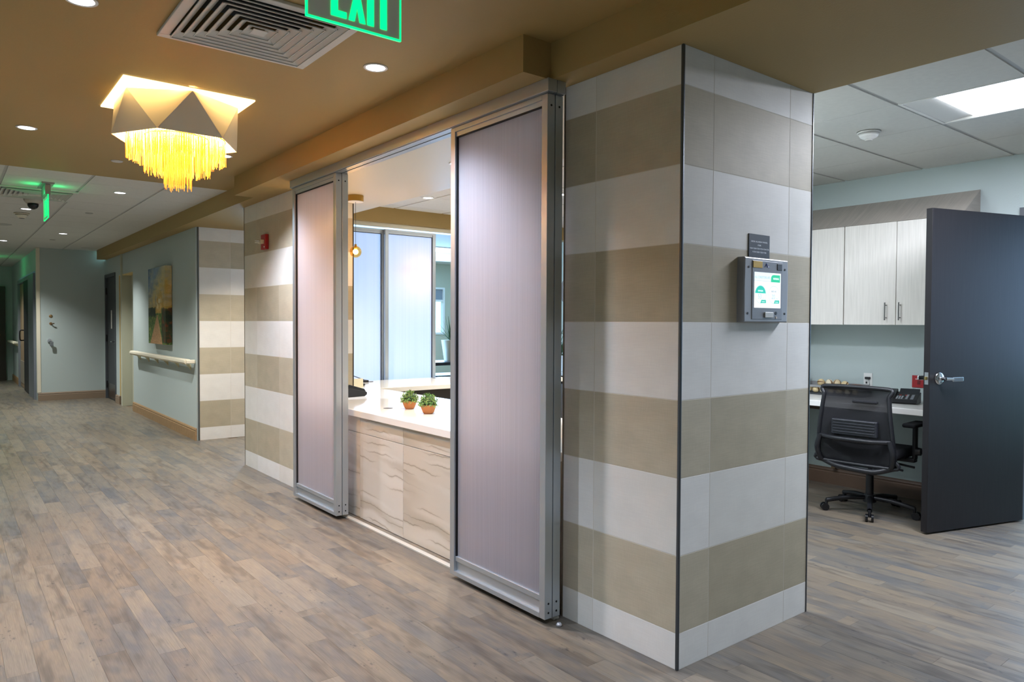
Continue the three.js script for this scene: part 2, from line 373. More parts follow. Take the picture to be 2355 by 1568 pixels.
struct('wall_beyond', [box(-3.2, -0.3, 0, CH + 0.1, -20.9, -20.8), box(-0.4, -0.3, 0, CH + 0.1, -20.8, -18.5)], mat(0x8d7a63, 0.7), 'brown wall seen beyond the far doorway');
struct('wall_left', box(-3.2, -3.08, 0, CH + 0.1, -20.9, 4.8), sageWall);
struct('wall_back', box(-3.2, 7.2, 0, CH + 0.1, 4.68, 4.8), sageWall);
obj('corner_guard', rbox(-1.012, -0.955, 0.14, CH, -12.862, -12.838, 0.004), cream); tag(scene.getObjectByName('corner_guard'), 'cream corner guard on the edge of the blue grey end wall', 'corner guard');

const bbProfile = [[0, 0], [0.018, 0], [0.018, 0.1], [0.013, 0.106], [0.013, 0.112], [0.017, 0.118], [0.012, 0.132], [0.005, 0.14], [0, 0.14]];
{
  // profile faces +x of its own axes; turned so that it faces the corridor
  const flip = (n, x0, x1, z0, z1, m, label, face) => {
    const along = face[0] ? 'z' : 'x', L = along === 'z' ? z1 - z0 : x1 - x0, g = extr(bbProfile, L);
    if (face[0] < 0) { g.rotateY(Math.PI); g.translate(x0, 0, z1); }
    else if (face[0] > 0) g.translate(x0, 0, z0);
    else { g.rotateY(-Math.PI / 2); g.translate(x1, 0, z0); }
    return struct(n, g, m, label);
  };
  flip('baseboard_corridor', 0.02, 0, -10.42, -6.93, bbMat, 'tan wood baseboard under the handrail', [-1, 0]);
  flip('baseboard_end', -1.0, 0.02, -12.85, 0, bbGrey, 'brown baseboard of the end wall', [0, 1]);
  flip('baseboard_opening', 0.02, 1.25, -11.48, 0, bbGrey, 'brown baseboard inside the corridor opening', [0, 1]);
  flip('baseboard_pier', 0.02, 0, -11.83, -11.48, bbGrey, 'short brown baseboard beside the corridor door', [-1, 0]);
  flip('baseboard_far', -1.0, 0, -18.4, -16.5, bbMat, 'tan baseboard of the narrow far corridor', [-1, 0]);
  flip('baseboard_alcove', 3.73, 0, -1.57, 0.0, mat(0x5f4a3a, 0.5), 'dark brown baseboard under the alcove desk', [-1, 0]);
}

// far corridor doors
function lever(parent, x, y, z, dir) {   // lever on a face looking along -x
  obj('rose', cyl([x, y, z], [x - 0.012, y, z], 0.032, 0.028), chrome, parent);
  obj('lever', [cyl([x - 0.012, y, z], [x - 0.055, y, z], 0.011), rbox(x - 0.062, x - 0.046, y - 0.011, y + 0.011, z - 0.01, z + dir * 0.115, 0.006)], chrome, parent);
}
{
  const d = struct('door_1', rbox(0.035, 0.079, 0.01, 2.13, -12.72, -11.86, 0.002), charcoal, 'closed charcoal door with lever and narrow sign near the end wall');
  obj('door_frame', [box(0.005, 0.15, 0, 2.19, -12.78, -12.72), box(0.005, 0.15, 0, 2.19, -11.86, -11.82), box(0.005, 0.15, 2.13, 2.19, -12.72, -11.86)], mat(0x4a4f55, 0.45), d);
  lever(d, 0.035, 1.02, -11.97, -1);
  for (const y of [0.25, 1.07, 1.9]) obj('hinge', cyl([0.02, y - 0.06, -12.72], [0.02, y + 0.06, -12.72], 0.012), black, d);
  obj('door_sign', [rbox(0.028, 0.035, 1.24, 1.56, -12.33, -12.24, 0.002)], offWhite, d);
  obj('kick_plate', box(0.033, 0.035, 0.03, 0.28, -12.68, -11.9), mat(0x4a4440, 0.3, 0.6), d);

  const e = struct('door_2', box(-0.99, -0.945, 0.01, 2.12, -16.42, -15.2), mat(0x8a755c, 0.5), 'brown door leaf with dark pull and pale kick plate in the far corridor');
  obj('dark_leaf', box(-1.02, -0.94, 0.01, 2.13, -15.2, -14.12), black, e);
  obj('kick_plate', box(-0.998, -0.99, 0.1, 0.55, -16.4, -15.25), mat(0xb5aa98, 0.35, 0.5), e);
  obj('pull_handle', tube([[-0.99, 0.98, -15.5], [-1.06, 0.99, -15.5], [-1.06, 1.17, -15.5], [-0.99, 1.18, -15.5]], 0.012), black, e);
  obj('door_frame', [box(-1.03, -0.9, 0, 2.2, -14.12, -13.14), box(-1.03, -0.9, 2.13, 2.2, -16.42, -14.12), box(-1.03, -0.9, 0, 2.2, -16.48, -16.42)], mat(0x7b8088, 0.45), e);
  const f = struct('door_3', [box(-1.26, -1.14, 0, 2.15, -18.43, -18.3), box(-2.3, -2.18, 0, 2.15, -18.43, -18.3), box(-2.18, -1.26, 2.05, 2.15, -18.43, -18.3)], mat(0x3a352f, 0.4), 'dark framed doorway at the far end of the corridor');
  obj('open_leaf', box(-1.32, -1.28, 0.01, 2.05, -19.3, -18.42), mat(0x574a3c, 0.45), f);
  obj('push_bar', rbox(-1.36, -1.32, 0.98, 1.06, -19.2, -18.5, 0.01), alu, f);
  obj('hinge', [box(-1.29, -1.26, 0.2, 0.32, -18.44, -18.41), box(-1.29, -1.26, 1.1, 1.22, -18.44, -18.41)], gasket, f);
}
// wall plates and door stop on the end wall
{
  const a = obj('wall_plate', lathe([[0.001, 0.012], [0.022, 0.01], [0.027, 0.004], [0.028, 0], [0.001, 0]], 18).rotateX(Math.PI / 2), mat(0x9a7f58, 0.4, 0.6)); a.position.set(-0.803, 1.451, -12.85); tag(a, 'small round bronze plate on the end wall above the hook', 'wall plate');
  const h = thing('wall_hook', 'small bronze hook below the round plate on the end wall', 'hook', [-0.804, 1.324, -12.85]);
  obj('base', cyl([0, 0, 0], [0, 0, 0.008], 0.024), mat(0x9a7f58, 0.4, 0.6), h); obj('arm', tube([[0, 0, 0.005], [0.015, -0.005, 0.04], [0.045, 0.004, 0.055]], 0.009), mat(0x6b5a42, 0.4, 0.6), h);
  const s = thing('door_holder', 'chrome wall mounted door holder low on the end wall', 'door holder', [-0.826, 1.01, -12.85]);
  obj('rose', cyl([0, 0.02, 0], [0, 0.02, 0.02], 0.034), chrome, s); obj('catch', [cyl([0, 0.01, 0.02], [0.01, 0, 0.07], 0.02), rbox(0.0, 0.05, -0.075, 0.005, 0.05, 0.075, 0.008)], aluDark, s);
}
// handrails
function handrail(label, x, z0, z1, nb) {
  const t = thing('handrail', label, 'handrail', [x, 0, 0], 0);
  const prof = [[-0.105, 0.885], [-0.115, 0.9], [-0.112, 0.922], [-0.098, 0.932], [-0.06, 0.932], [-0.052, 0.922], [-0.056, 0.895], [-0.07, 0.884]];
  const g = extr(prof, z1 - z0, 0.004); g.translate(0, 0, z0); obj('rail', g, cream, t);
  for (const z of [z0 - 0.01, z1 + 0.01]) obj('end_return', rbox(-0.1, 0, 0.886, 0.93, z - 0.02, z + 0.02, 0.01), cream, t);
  for (let i = 0; i < nb; i++) {
    const z = lerp(z0 + 0.18, z1 - 0.18, i / (nb - 1)), b = extr([[0, 0.8], [0, 0.865], [-0.055, 0.886], [-0.095, 0.886], [-0.09, 0.876], [-0.05, 0.866], [-0.018, 0.83]], 0.022, 0.002); b.translate(0, 0, z - 0.011);
    obj('bracket', b, mat(0xc9bd98, 0.5), t);
  }
  return t;
}
handrail('cream handrail on six brackets below the landscape canvas', 0.02, -10.08, -6.99, 6);
handrail('cream handrail on the wall of the narrow far corridor', -1.0, -18.3, -16.55, 3);

// landscape canvas
{
  const paintTex = canvasTex(512, 512, (c, w, h) => {
    const sky = c.createLinearGradient(0, 0, w * 0.3, h * 0.62); sky.addColorStop(0, '#31507f'); sky.addColorStop(0.35, '#7f97b8'); sky.addColorStop(0.7, '#cdb878'); sky.addColorStop(1, '#c9a050');
    c.fillStyle = sky; c.fillRect(0, 0, w, h);
    const blob = (x, y, rx, ry, col, a) => { c.globalAlpha = a; c.fillStyle = col; c.beginPath(); c.ellipse(x, y, rx, ry, 0, 0, TAU); c.fill(); };
    for (let i = 0; i < 220; i++) blob(rr(0, w), rr(0, 0.5 * h), rr(10, 60), rr(5, 26), ['#e6dcc4', '#8fa2c0', '#46608f', '#cdbb8f', '#f0d99a'][Math.floor(rnd() * 5)], 0.13);
    for (let i = 0; i < 60; i++) blob(w * 0.66 + rr(-90, 90), h * 0.5 + rr(-60, 40), rr(8, 40), rr(5, 20), ['#f3e2a0', '#e6bf5c', '#d8943c', '#fff3c8'][Math.floor(rnd() * 4)], 0.25);
    blob(w * 0.64, h * 0.44, 16, 16, '#fffbe6', 0.95);
    c.globalAlpha = 1; c.fillStyle = '#4b6a33'; c.fillRect(0, h * 0.6, w, h * 0.4);
    for (let i = 0; i < 900; i++) blob(rr(0, w), rr(0.6 * h, h), rr(2, 9), rr(3, 12), ['#6f8f3c', '#87a044', '#3f5f2c', '#a3a850', '#2c4a26', '#c1a24d'][Math.floor(rnd() * 6)], 0.5);
    for (let i = 0; i < 110; i++) blob(rr(0, 0.42 * w), h * 0.6 + rr(-34, 14), rr(8, 26), rr(8, 18), ['#2e3b2e', '#3c4434', '#273029'][Math.floor(rnd() * 3)], 0.6);
    for (let i = 0; i < 160; i++) blob(rr(0.8 * w, w), h * 0.66 + rr(-50, 150), rr(8, 30), rr(8, 26), ['#2c3a22', '#33401f', '#7a3a1c', '#1f2e20', '#26361f'][Math.floor(rnd() * 5)], 0.55);
    c.globalAlpha = 1; c.fillStyle = '#b58d63'; c.beginPath(); c.moveTo(w * 0.52, h * 0.62); c.lineTo(w * 0.55, h * 0.62); c.lineTo(w * 0.82, h); c.lineTo(w * 0.1, h); c.fill();
    for (let i = 0; i < 260; i++) { const t = Math.pow(rnd(), 0.6); blob(lerp(w * 0.535, w * lerp(0.12, 0.8, rnd()), t), lerp(h * 0.63, h, t), rr(2, 10) * t + 1, rr(2, 5), ['#c9a47c', '#96704c', '#d8b68c', '#6f5a3a'][Math.floor(rnd() * 4)], 0.4); }
  });
  const t = thing('canvas_painting', 'wrapped canvas landscape of a path through green field at sunset', 'painting', [-0.06, 1.075, -8.5]);
  const g = box(0, 0.075, 0, 1.0, -0.48, 0.48);
  const uv = g.attributes.uv, p = g.attributes.position, n = g.attributes.normal;
  for (let i = 0; i < p.count; i++) { const side = Math.abs(n.getZ(i)) > 0.5; uv.setXY(i, side ? (n.getZ(i) > 0 ? 0.985 - p.getX(i) * 1.2 : 0.01 + p.getX(i) * 1.2) : (p.getZ(i) + 0.48) / 0.96, p.getY(i)); }
  obj('printed_canvas', g, mat(0xffffff, 0.6, 0, { map: paintTex }), t);
}

// ---------------------------------------------------------------- sliding frosted screens
function leaf(parent, w, h, t = 0.044) {   // stands in the plane z = 0 .. -t, x from 0 to w, bottom at y 0; front looks along +z
  const sw = 0.04, br = 0.1, tr = 0.045;
  for (const x of [0, w - sw]) { const s = obj('stile', rbox(x, x + sw, 0, h, -t, 0, 0.002), alu, parent); for (const y of [0.07, 0.028, h - 0.05]) { const sx = x ? x + sw : x; obj('screw', cyl([sx - 0.001, y, -t / 2], [sx + (x ? 0.0015 : -0.0015), y, -t / 2], 0.005, 0.005, 10), gasket, s); } }
  obj('bottom_rail', [box(sw, w - sw, 0.0, 0.022, -t, 0), box(sw, w - sw, 0.022, br - 0.024, -t + 0.012, -0.018), rbox(sw, w - sw, br - 0.026, br, -t + 0.006, -0.009, 0.002)], alu, parent);
  obj('top_rail', [box(sw, w - sw, h - 0.022, h, -t, 0), box(sw, w - sw, h - tr, h - 0.022, -t + 0.006, -0.008)], alu, parent);
  obj('gasket', [box(sw, sw + 0.004, br, h - tr, -t + 0.012, -0.01), box(w - sw - 0.004, w - sw, br, h - tr, -t + 0.012, -0.01), box(sw, w - sw, h - tr - 0.005, h - tr, -t + 0.012, -0.01)], gasket, parent);
  const pg = new THREE.PlaneGeometry(w - 2 * sw, h - br - tr); pg.translate(w / 2, br + (h - br - tr) / 2, -t / 2); obj('frosted_panel', muv(pg), polycarb, parent);
}
function slidingLeaf(label, pos, turn, w, h, group) { const t = thing('sliding_screen', label, 'sliding screen', pos, turn, group); leaf(t, w, h); return t; }
{
  const w = 0.777, h = 2.365, L = -Math.PI / 2;   // turned to look along -x; local x runs along +z
  slidingLeaf('frosted sliding screen in aluminium frame beside the alarm panel column, corridor side', [-0.141, 0.028, -1.412], L, w, h);
  slidingLeaf('frosted sliding screen stacked behind the one beside the alarm panel column', [-0.093, 0.028, -1.412], L, w, h);
  slidingLeaf('frosted sliding screen in aluminium frame beside the fire strobe column, corridor side', [-0.141, 0.028, -3.612], L, w, h);
  slidingLeaf('frosted sliding screen stacked behind the one beside the fire strobe column', [-0.093, 0.028, -3.612], L, w, h);
  const r = thing('screen_track', 'aluminium overhead track of the corridor sliding screens', 'track', [0, 0, 0]);
  obj('channel', [rbox(-0.155, -0.103, 2.398, SH, -3.63, -0.615, 0.002), rbox(-0.1, -0.05, 2.398, SH, -3.63, -0.615, 0.002)], alu, r);
  obj('inner_groove', [box(-0.148, -0.108, 2.394, 2.399, -3.62, -0.625), box(-0.095, -0.055, 2.394, 2.399, -3.62, -0.625)], aluDark, r);
  const f = obj('floor_track', [rbox(-0.062, -0.03, 0, 0.012, -3.6, -0.66, 0.002)], mat(0xd2cfc4, 0.4, 0.4)); tag(f, 'slim pale floor track under the opening of the corridor screens', 'track');
  const st = obj('floor_stop', lathe([[0.001, 0.016], [0.008, 0.015], [0.013, 0.008], [0.014, 0], [0.001, 0]], 16), mat(0xd8dbe0, 0.3, 0.5)); st.position.set(-0.085, 0, -0.6); tag(st, 'small pale floor guide at the foot of the alarm panel column', 'floor guide');

  const z = -5.16;
  slidingLeaf('far frosted screen leaf half hidden behind the pendant light', [0.62, 0.028, z - 0.05], 0, 0.9, h - 0.015);
  slidingLeaf('far frosted screen leaf beside the gap that shows the plants', [1.495, 0.028, z], 0, 0.64, h - 0.015);
  slidingLeaf('far frosted screen leaf beyond the gap, hidden behind the corridor screen', [2.75, 0.028, z], 0, 0.9, h - 0.015);
  const r2 = obj('screen_track', [rbox(0.62, 3.7, 2.392, 2.44, z - 0.105, z + 0.012, 0.002)], mat(0xc8c2ae, 0.4, 0.5)); tag(r2, 'overhead track of the far frosted screens below the fascia', 'track');
}

// ---------------------------------------------------------------- reception station
{
  const wt = thing('reception_worktop', 'glossy white reception worktop, L shaped, carrying two small plants', 'worktop', [0, 0, 0]);
  const s = new THREE.Shape([[0.0, 0.74], [0.0, 3.94], [0.1, 3.94], [0.1, 4.265], [0.7, 4.265], [0.7, 5.09], [3.3, 5.09], [3.3, 4.25], [0.93, 4.25], [0.93, 1.75], [0.89, 1.75], [0.89, 0.74]].map(([x, y]) => new THREE.Vector2(x, y)));
  const g = new THREE.ExtrudeGeometry(s, { depth: 0.039, bevelEnabled: true, bevelSize: 0.003, bevelThickness: 0.003, bevelSegments: 2 });
  g.rotateX(-Math.PI / 2); g.translate(0, 0.713, 0);
  obj('slab', g, worktopMat, wt);
  const gr = obj('grommet', lathe([[0.001, 0.003], [0.03, 0.003], [0.034, 0.0015], [0.034, 0], [0.001, 0]], 24), mat(0x63666b, 0.45, 0.2)); gr.position.set(0.238, 0.755, -2.79); tag(gr, 'grey cable grommet in the worktop beside the small plants', 'grommet');
  const gr2 = copy(gr, [2.03, 0.755, -5.0], 'grey cable grommet in the worktop near the far frosted screen');
  const cb = thing('reception_counter', 'reception counter base clad in veined beige marble look panels', 'counter', [0, 0, 0]);
  obj('carcass', box(0.035, 0.06, 0, 0.71, -3.94, -0.74), mat(0xb7ac97, 0.7), cb);
  const zs = [-3.94, -3.39, -2.79, -2.19, -1.59, -0.99, -0.74];
  for (let i = 0; i + 1 < zs.length; i++) for (const [y0, y1] of [[0.003, 0.597], [0.6, 0.71]]) {
    const p = rbox(0.018, 0.036, y0, y1, zs[i] + 0.0012, zs[i + 1] - 0.0012, 0.0012, 1); const uv = p.attributes.uv, du = rr(0.02, 0.65) - zs[i], dv = rr(0.02, 0.65) - y0; for (let k = 0; k < uv.count; k++) uv.setXY(k, uv.getX(k) + du, uv.getY(k) + dv);
    obj('marble_panel', p, marbleMats[i % 2], cb);
  }
  const db = obj('far_counter_base', [box(0.95, 3.25, 0, 0.709, -4.95, -4.42)], mat(0x4c4a4b, 0.5)); tag(db, 'dark grey base below the far leg of the white worktop', 'counter');
  const sd = thing('pedestal_cabinet', 'dark brown storage pedestal under the worktop beside the near column', 'cabinet', [0, 0, 0]);
  obj('body', box(0.5, 0.86, 0, 0.709, -1.6, -0.8), mat(0x4c4038, 0.5), sd); for (const y of [0.03, 0.37]) obj('drawer', rbox(0.86, 0.876, y, y + 0.32, -1.59, -0.81, 0.003), mat(0x57493f, 0.5), sd);
}
// small plants
function smallPlant(pos, label, turn, sc) {
  const t = thing('potted_plant', label, 'plant', pos, turn);
  obj('pot', lathe([[0.001, 0], [0.028, 0], [0.036, 0.01], [0.046, 0.034], [0.051, 0.058], [0.047, 0.058], [0.04, 0.05], [0.001, 0.05]].map(([a, b]) => [a * sc, b * sc])), mat(0xb5713a, 0.6), t);
  const gs = [], col = [], c = new THREE.Color();
  for (let i = 0; i < 520; i++) {
    const a = rr(0, TAU), e = Math.acos(rr(-0.25, 1)), r = (0.058 + rr(-0.016, 0.008)) * sc;
    const g = new THREE.PlaneGeometry(0.006 * sc, 0.014 * sc, 1, 2); const p = g.attributes.position; for (let k = 0; k < p.count; k++) if (k < 2 || k > 3) p.setX(k, p.getX(k) * 0.35);
    g.rotateX(rr(-0.9, 0.9)); g.rotateZ(rr(-1.2, 1.2)); g.rotateY(rr(0, TAU));
    g.translate(r * Math.sin(e) * Math.cos(a), 0.062 * sc + r * Math.cos(e) * 1.12, r * Math.sin(e) * Math.sin(a));
    c.setHSL(rr(0.22, 0.31), rr(0.45, 0.7), rr(0.12, 0.3)); const n = g.toNonIndexed(); const cc = []; for (let k = 0; k < n.attributes.position.count; k++) cc.push(c.r, c.g, c.b); n.setAttribute('color', new THREE.Float32BufferAttribute(cc, 3)); gs.push(n);
  }
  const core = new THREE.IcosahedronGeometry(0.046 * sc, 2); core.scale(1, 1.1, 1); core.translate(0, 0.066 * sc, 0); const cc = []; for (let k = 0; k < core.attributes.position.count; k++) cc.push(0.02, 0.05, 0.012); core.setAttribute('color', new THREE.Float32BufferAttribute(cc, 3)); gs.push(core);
  const f = obj('foliage', mergeGeometries(gs), mat(0xffffff, 0.6, 0, { vertexColors: true, side: THREE.DoubleSide }), t); f.userData.kind = 'stuff';
}
smallPlant([0.347, 0.7552, -2.675], 'small round boxwood in terracotta pot beside the cable grommet', 0.3, 1.0);
smallPlant([0.312, 0.7552, -2.365], 'small round boxwood in terracotta pot beside the other one, away from the grommet', 1.9, 1.04);

// phones
function deskPhone(name, label, pos, turn) {
  const t = thing(name, label, 'phone', pos, turn);   // front edge at +z, slopes up to -z
  const body = extr([[0, 0.012], [0, 0.028], [-0.14, 0.062], [-0.2, 0.07], [-0.2, 0.0], [-0.02, 0.0]], 0.2, 0.003); body.rotateY(-Math.PI / 2); body.translate(0.1, 0.003, 0); obj('body', body, black, t);
  const cr = extr([[0, 0.02], [-0.02, 0.045], [-0.16, 0.085], [-0.18, 0.075], [-0.16, 0.055], [-0.04, 0.03]], 0.04, 0.004); cr.rotateY(-Math.PI / 2); cr.translate(-0.05, 0.012, 0); obj('handset', cr, blackGloss, t);
  const disp = extr([[0, 0], [-0.005, 0.012], [-0.06, 0.045], [-0.06, 0]], 0.13, 0.002); disp.rotateY(-Math.PI / 2); disp.translate(0.095, 0.055, -0.14); obj('display', disp, mat(0x262a30, 0.3), t);
  const slope = 0.034 / 0.14, keys = (x0, n, m, w, mt) => { for (let i = 0; i < n; i++) for (let j = 0; j < m; j++) { const z = -0.02 - i * 0.018, y = 0.0335 + (-z) * slope; const k = rbox(-w / 2, w / 2, -0.002, 0.003, -0.006, 0.006, 0.001, 1); k.rotateX(Math.atan(slope)); k.translate(x0 + j * 0.017, y, z); const o = obj('key', k, mt, t); } };
  keys(-0.035, 4, 3, 0.012, mat(0x9a9fa6, 0.5)); keys(0.03, 6, 1, 0.016, mat(0x8b9097, 0.5)); keys(0.065, 6, 1, 0.02, mat(0x80858c, 0.5));
  for (const x of [-0.02, 0.02]) { const z = -0.098, k = rbox(x - 0.008, x + 0.008, 0.0335 - z * slope - 0.002, 0.0335 - z * slope + 0.004, z - 0.004, z + 0.004, 0.001, 1); obj('red_key', k, mat(0xb8321e, 0.4), t); }
  return t;
}
deskPhone('desk_phone', 'black desk phone on the reception worktop beside the white card', [0.5, 0.7552, -3.77], Math.PI * 0.55);
{
  const c = obj('info_card', rbox(-0.11, 0.0, 0, 0.085, -0.003, 0.003, 0.001), mat(0xe4dfc6, 0.6)); c.rotation.set(-0.06, 0, 0); c.position.set(0.86, 0.755, -4.42); tag(c, 'upright cream card standing behind the desk phone', 'card');
  const l = thing('device_stand', 'black device stand with thin wire legs behind the cream card', 'stand', [1.05, 0.7552, -4.95]);
  obj('base', rbox(-0.06, 0.12, 0, 0.022, -0.04, 0.04, 0.004), black, l); obj('strut', [cyl([-0.02, 0.01, 0], [-0.17, 0.085, 0], 0.004), cyl([0.1, 0.018, 0.0], [-0.14, 0.11, 0], 0.004)], charcoal, l);
  obj('cable', cyl([0.12, 0.004, 0], [0.18, 0.003, 0.02], 0.003), charcoal, l);
  const m = obj('computer_mouse', rbox(0, 0.06, 0, 0.02, -0.03, 0.03, 0.009, 3), blackGloss); m.position.set(0.9, 0.7552, -4.6); tag(m, 'small black mouse on the worktop beside the cream card', 'mouse');
}
// pendants
function pendant(label, x, z, y, k, top = SH) {
  const t = thing('pendant_light', label, 'pendant', [x, 0, z]);
  obj('canopy', [cyl([0, top - 0.05, 0], [0, top - 0.0, 0], 0.068, 0.068, 32)], mat(0xb28e45, 0.3, 0.8), t);
  obj('canopy_cap', [cyl([0, top - 0.054, 0], [0, top - 0.05, 0], 0.066, 0.066, 32)], white, t);
  obj('cable', cyl([0, y + 0.06, 0], [0, top - 0.05, 0], 0.0016, 0.0016, 6), charcoal, t);
  obj('socket', cyl([0, y + 0.03, 0], [0, y + 0.065, 0], 0.013, 0.01), mat(0xb28e45, 0.3, 0.8), t);
  obj('globe', new THREE.SphereGeometry(0.05, 28, 18).translate(0, y, 0), mat(0xffdf9c, 0.02, 0, { transmission: 1, thickness: 0, ior: 1.45 }), t);
  obj('bulb', new THREE.SphereGeometry(0.024, 18, 12).translate(0, y, 0), mat(0xffffff, 0.5, 0, { emissive: 0xffd38a, emissiveIntensity: 9 }), t);
  const l = new THREE.PointLight(0xffcf8a, k, 8, 2); l.position.set(0, y, 0); l.castShadow = true; l.shadow.radius = 1; t.add(l);
}
pendant('glass globe pendant with gold canopy hanging over the reception worktop', 0.523, -3.889, 1.975, 0.35);
pendant('glass globe pendant glowing through the far frosted screen', 1.94, -5.5, 1.93, 0.25, 2.62);

// fire strobe on the far column
{
  const t = thing('fire_strobe', 'red fire alarm strobe with clear lens high on the tiled column', 'fire alarm', [-0.002, 2.077, -4.575]);
  obj('backplate', rbox(-0.03, 0, -0.066, 0.066, -0.058, 0.058, 0.004), redMat, t);
  obj('lens', rbox(-0.062, -0.028, -0.018, 0.018, -0.04, 0.03, 0.006), mat(0xe8dfc0, 0.2, 0, { transmission: 0.4, thickness: 0 }), t);
  obj('lens_bar', [cyl([-0.062, 0.006, -0.005], [-0.1, 0.006, -0.005], 0.004), cyl([-0.062, -0.01, -0.005], [-0.1, -0.01, -0.005], 0.004)], mat(0xcfd2cc, 0.3), t);
  obj('speaker_dot', cyl([-0.03, -0.045, 0.03], [-0.033, -0.045, 0.03], 0.006), white, t);
}

// ---------------------------------------------------------------- alarm panel and its sign
{
  const sg = thing('panel_sign', 'black engraved sign above the medical gas alarm panel', 'sign', [0.525, 1.708, 0]);
  const tex = canvasTex(512, 512, (c, w, h) => { c.fillStyle = '#23262c'; c.fillRect(0, 0, w, h); c.fillStyle = '#d8dade'; c.textAlign = 'center'; c.font = 'bold 44px sans-serif'; c.fillText('AREA ALARM PANEL', w / 2, 175, 430); c.fillText('FOR', w / 2, 250); c.fillText('1166\u20221168\u20221170\u20221172\u20221174\u20221176', w / 2, 325, 480); c.fillText('1178\u20221180\u20221182\u20221184', w / 2, 398, 350); });
  const g = box(-0.078, 0.078, -0.051, 0.051, 0, 0.004); const uv = g.attributes.uv, p = g.attributes.position; for (let i = 0; i < p.count; i++) uv.setXY(i, (p.getX(i) + 0.078) / 0.156, (p.getY(i) + 0.051) / 0.102);
  obj('plate', g, mat(0xffffff, 0.4, 0, { map: tex }), sg);
  const t = thing('alarm_panel', 'grey medical gas alarm panel with lit screen mounted on the tiled column', 'alarm panel', [0.5365, 1.517, 0]);
  const hs = extr([[-0.162, -0.133], [0.158, -0.133], [0.162, -0.05], [0.164, 0.06], [0.16, 0.132], [-0.16, 0.132], [-0.164, 0.0]], 0.03, 0.005); obj('housing', hs, mat(0x97989a, 0.4, 0.25), t);
  obj('bezel', [rbox(-0.112, 0.118, -0.125, 0.125, 0.034, 0.037, 0.002)], mat(0x86878a, 0.4, 0.25), t);
  const scr = canvasTex(512, 384, (c, w, h) => {
    c.fillStyle = '#f2f7f8'; c.fillRect(0, 0, w, h);
    c.fillStyle = '#d5e9f3'; c.fillRect(0, 0, w * 0.68, h * 0.24); c.strokeStyle = '#a9b9dc'; c.lineWidth = 4; c.beginPath(); c.moveTo(0, h * 0.245); c.lineTo(w * 0.66, h * 0.245); c.stroke();
    c.fillStyle = '#7aa3c4'; c.font = '34px sans-serif'; c.textAlign = 'left'; c.fillText('ALL CONDITIONS ARE', 12, h * 0.17, w * 0.56);
    c.fillStyle = '#18b78a'; c.beginPath(); c.moveTo(w * 0.62, h * 0.26); c.lineTo(w * 0.62, h * 0.16); c.quadraticCurveTo(w * 0.63, h * 0.05, w * 0.74, h * 0.05); c.lineTo(w * 0.97, h * 0.05); c.lineTo(w * 0.97, h * 0.26); c.fill();
    c.fillStyle = '#fff'; c.font = 'bold 28px sans-serif'; c.textAlign = 'center'; c.fillText('NORMAL', w * 0.82, h * 0.185);
    const gauge = (cx, name, val, unit, cap) => {
      const cy = h * 0.62, rx = w * 0.205, ry = h * 0.25; c.lineWidth = 5; c.strokeStyle = '#9cc7d4'; c.beginPath(); c.ellipse(cx, cy, rx, ry, 0, 0, TAU); c.stroke();
      if (cap) { c.fillStyle = '#1fb6a4'; c.save(); c.beginPath(); c.ellipse(cx, cy, rx - 4, ry - 4, 0, 0, TAU); c.clip(); c.fillRect(cx - rx, cy - ry, 2 * rx, ry * 0.88); c.restore(); }
      c.textAlign = 'center'; c.fillStyle = cap ? '#fff' : '#4a6f86'; c.font = 'bold 24px sans-serif'; c.fillText(name, cx, cy - ry * 0.3);
      c.fillStyle = '#5fb3d6'; c.font = '62px sans-serif'; c.fillText(val, cx - 12, cy + ry * 0.45); c.font = '20px sans-serif'; c.fillText(unit, cx + 52, cy + ry * 0.48);
      c.fillStyle = '#1fb09c'; c.beginPath(); c.moveTo(cx, cy + ry * 0.98); c.lineTo(cx + 18, cy + ry * 0.62); c.lineTo(cx + rx * 1.02, cy + ry * 0.62); c.lineTo(cx + rx * 1.02, cy + ry * 0.98); c.fill();
      c.fillStyle = '#e6fff8'; c.font = 'bold 15px sans-serif'; c.fillText('NORMAL', cx + rx * 0.55, cy + ry * 0.87);
    };
    gauge(w * 0.23, 'OXYGEN', '53', 'psi', true); gauge(w * 0.74, 'MED VAC', '20', 'inHg', false);
  });
  const sgm = new THREE.PlaneGeometry(0.202, 0.152); sgm.translate(0.003, 0.0, 0.0378);
  obj('screen', sgm, mat(0x050505, 0.3, 0, { emissive: 0xffffff, emissiveMap: scr, emissiveIntensity: 1.0 }), t);
  obj('yellow_label', rbox(-0.108, -0.04, 0.094, 0.122, 0.037, 0.039, 0.001), mat(0xc9a213, 0.5), t);
  obj('black_label', rbox(0.076, 0.112, 0.09, 0.118, 0.037, 0.039, 0.001), black, t);
  obj('maker_mark', [cyl([-0.018, 0.1, 0.0375], [-0.008, 0.115, 0.0375], 0.0016, 0.0016, 6), cyl([-0.008, 0.115, 0.0375], [0.0, 0.1, 0.0375], 0.0016, 0.0016, 6), cyl([0.0, 0.1, 0.0375], [0.014, 0.1, 0.0375], 0.0016, 0.0016, 6)], mat(0x3b5bb0, 0.4), t);
  obj('button', rbox(-0.02, 0.045, -0.118, -0.094, 0.037, 0.042, 0.004), mat(0xc4c6c0, 0.4), t);
  obj('speaker_hole', cyl([0.07, -0.098, 0.036], [0.07, -0.098, 0.0385], 0.007), black, t);
  obj('power_lamp', cyl([0.072, -0.117, 0.036], [0.072, -0.117, 0.039], 0.005), mat(0xc7b7a8, 0.4), t);
  for (const [x, y] of [[-0.135, 0.095], [0.14, 0.095], [-0.14, -0.1], [0.142, -0.1]]) obj('screw', cyl([x, y, 0.034], [x, y, 0.0365], 0.005, 0.005, 10), gasket, t);
}

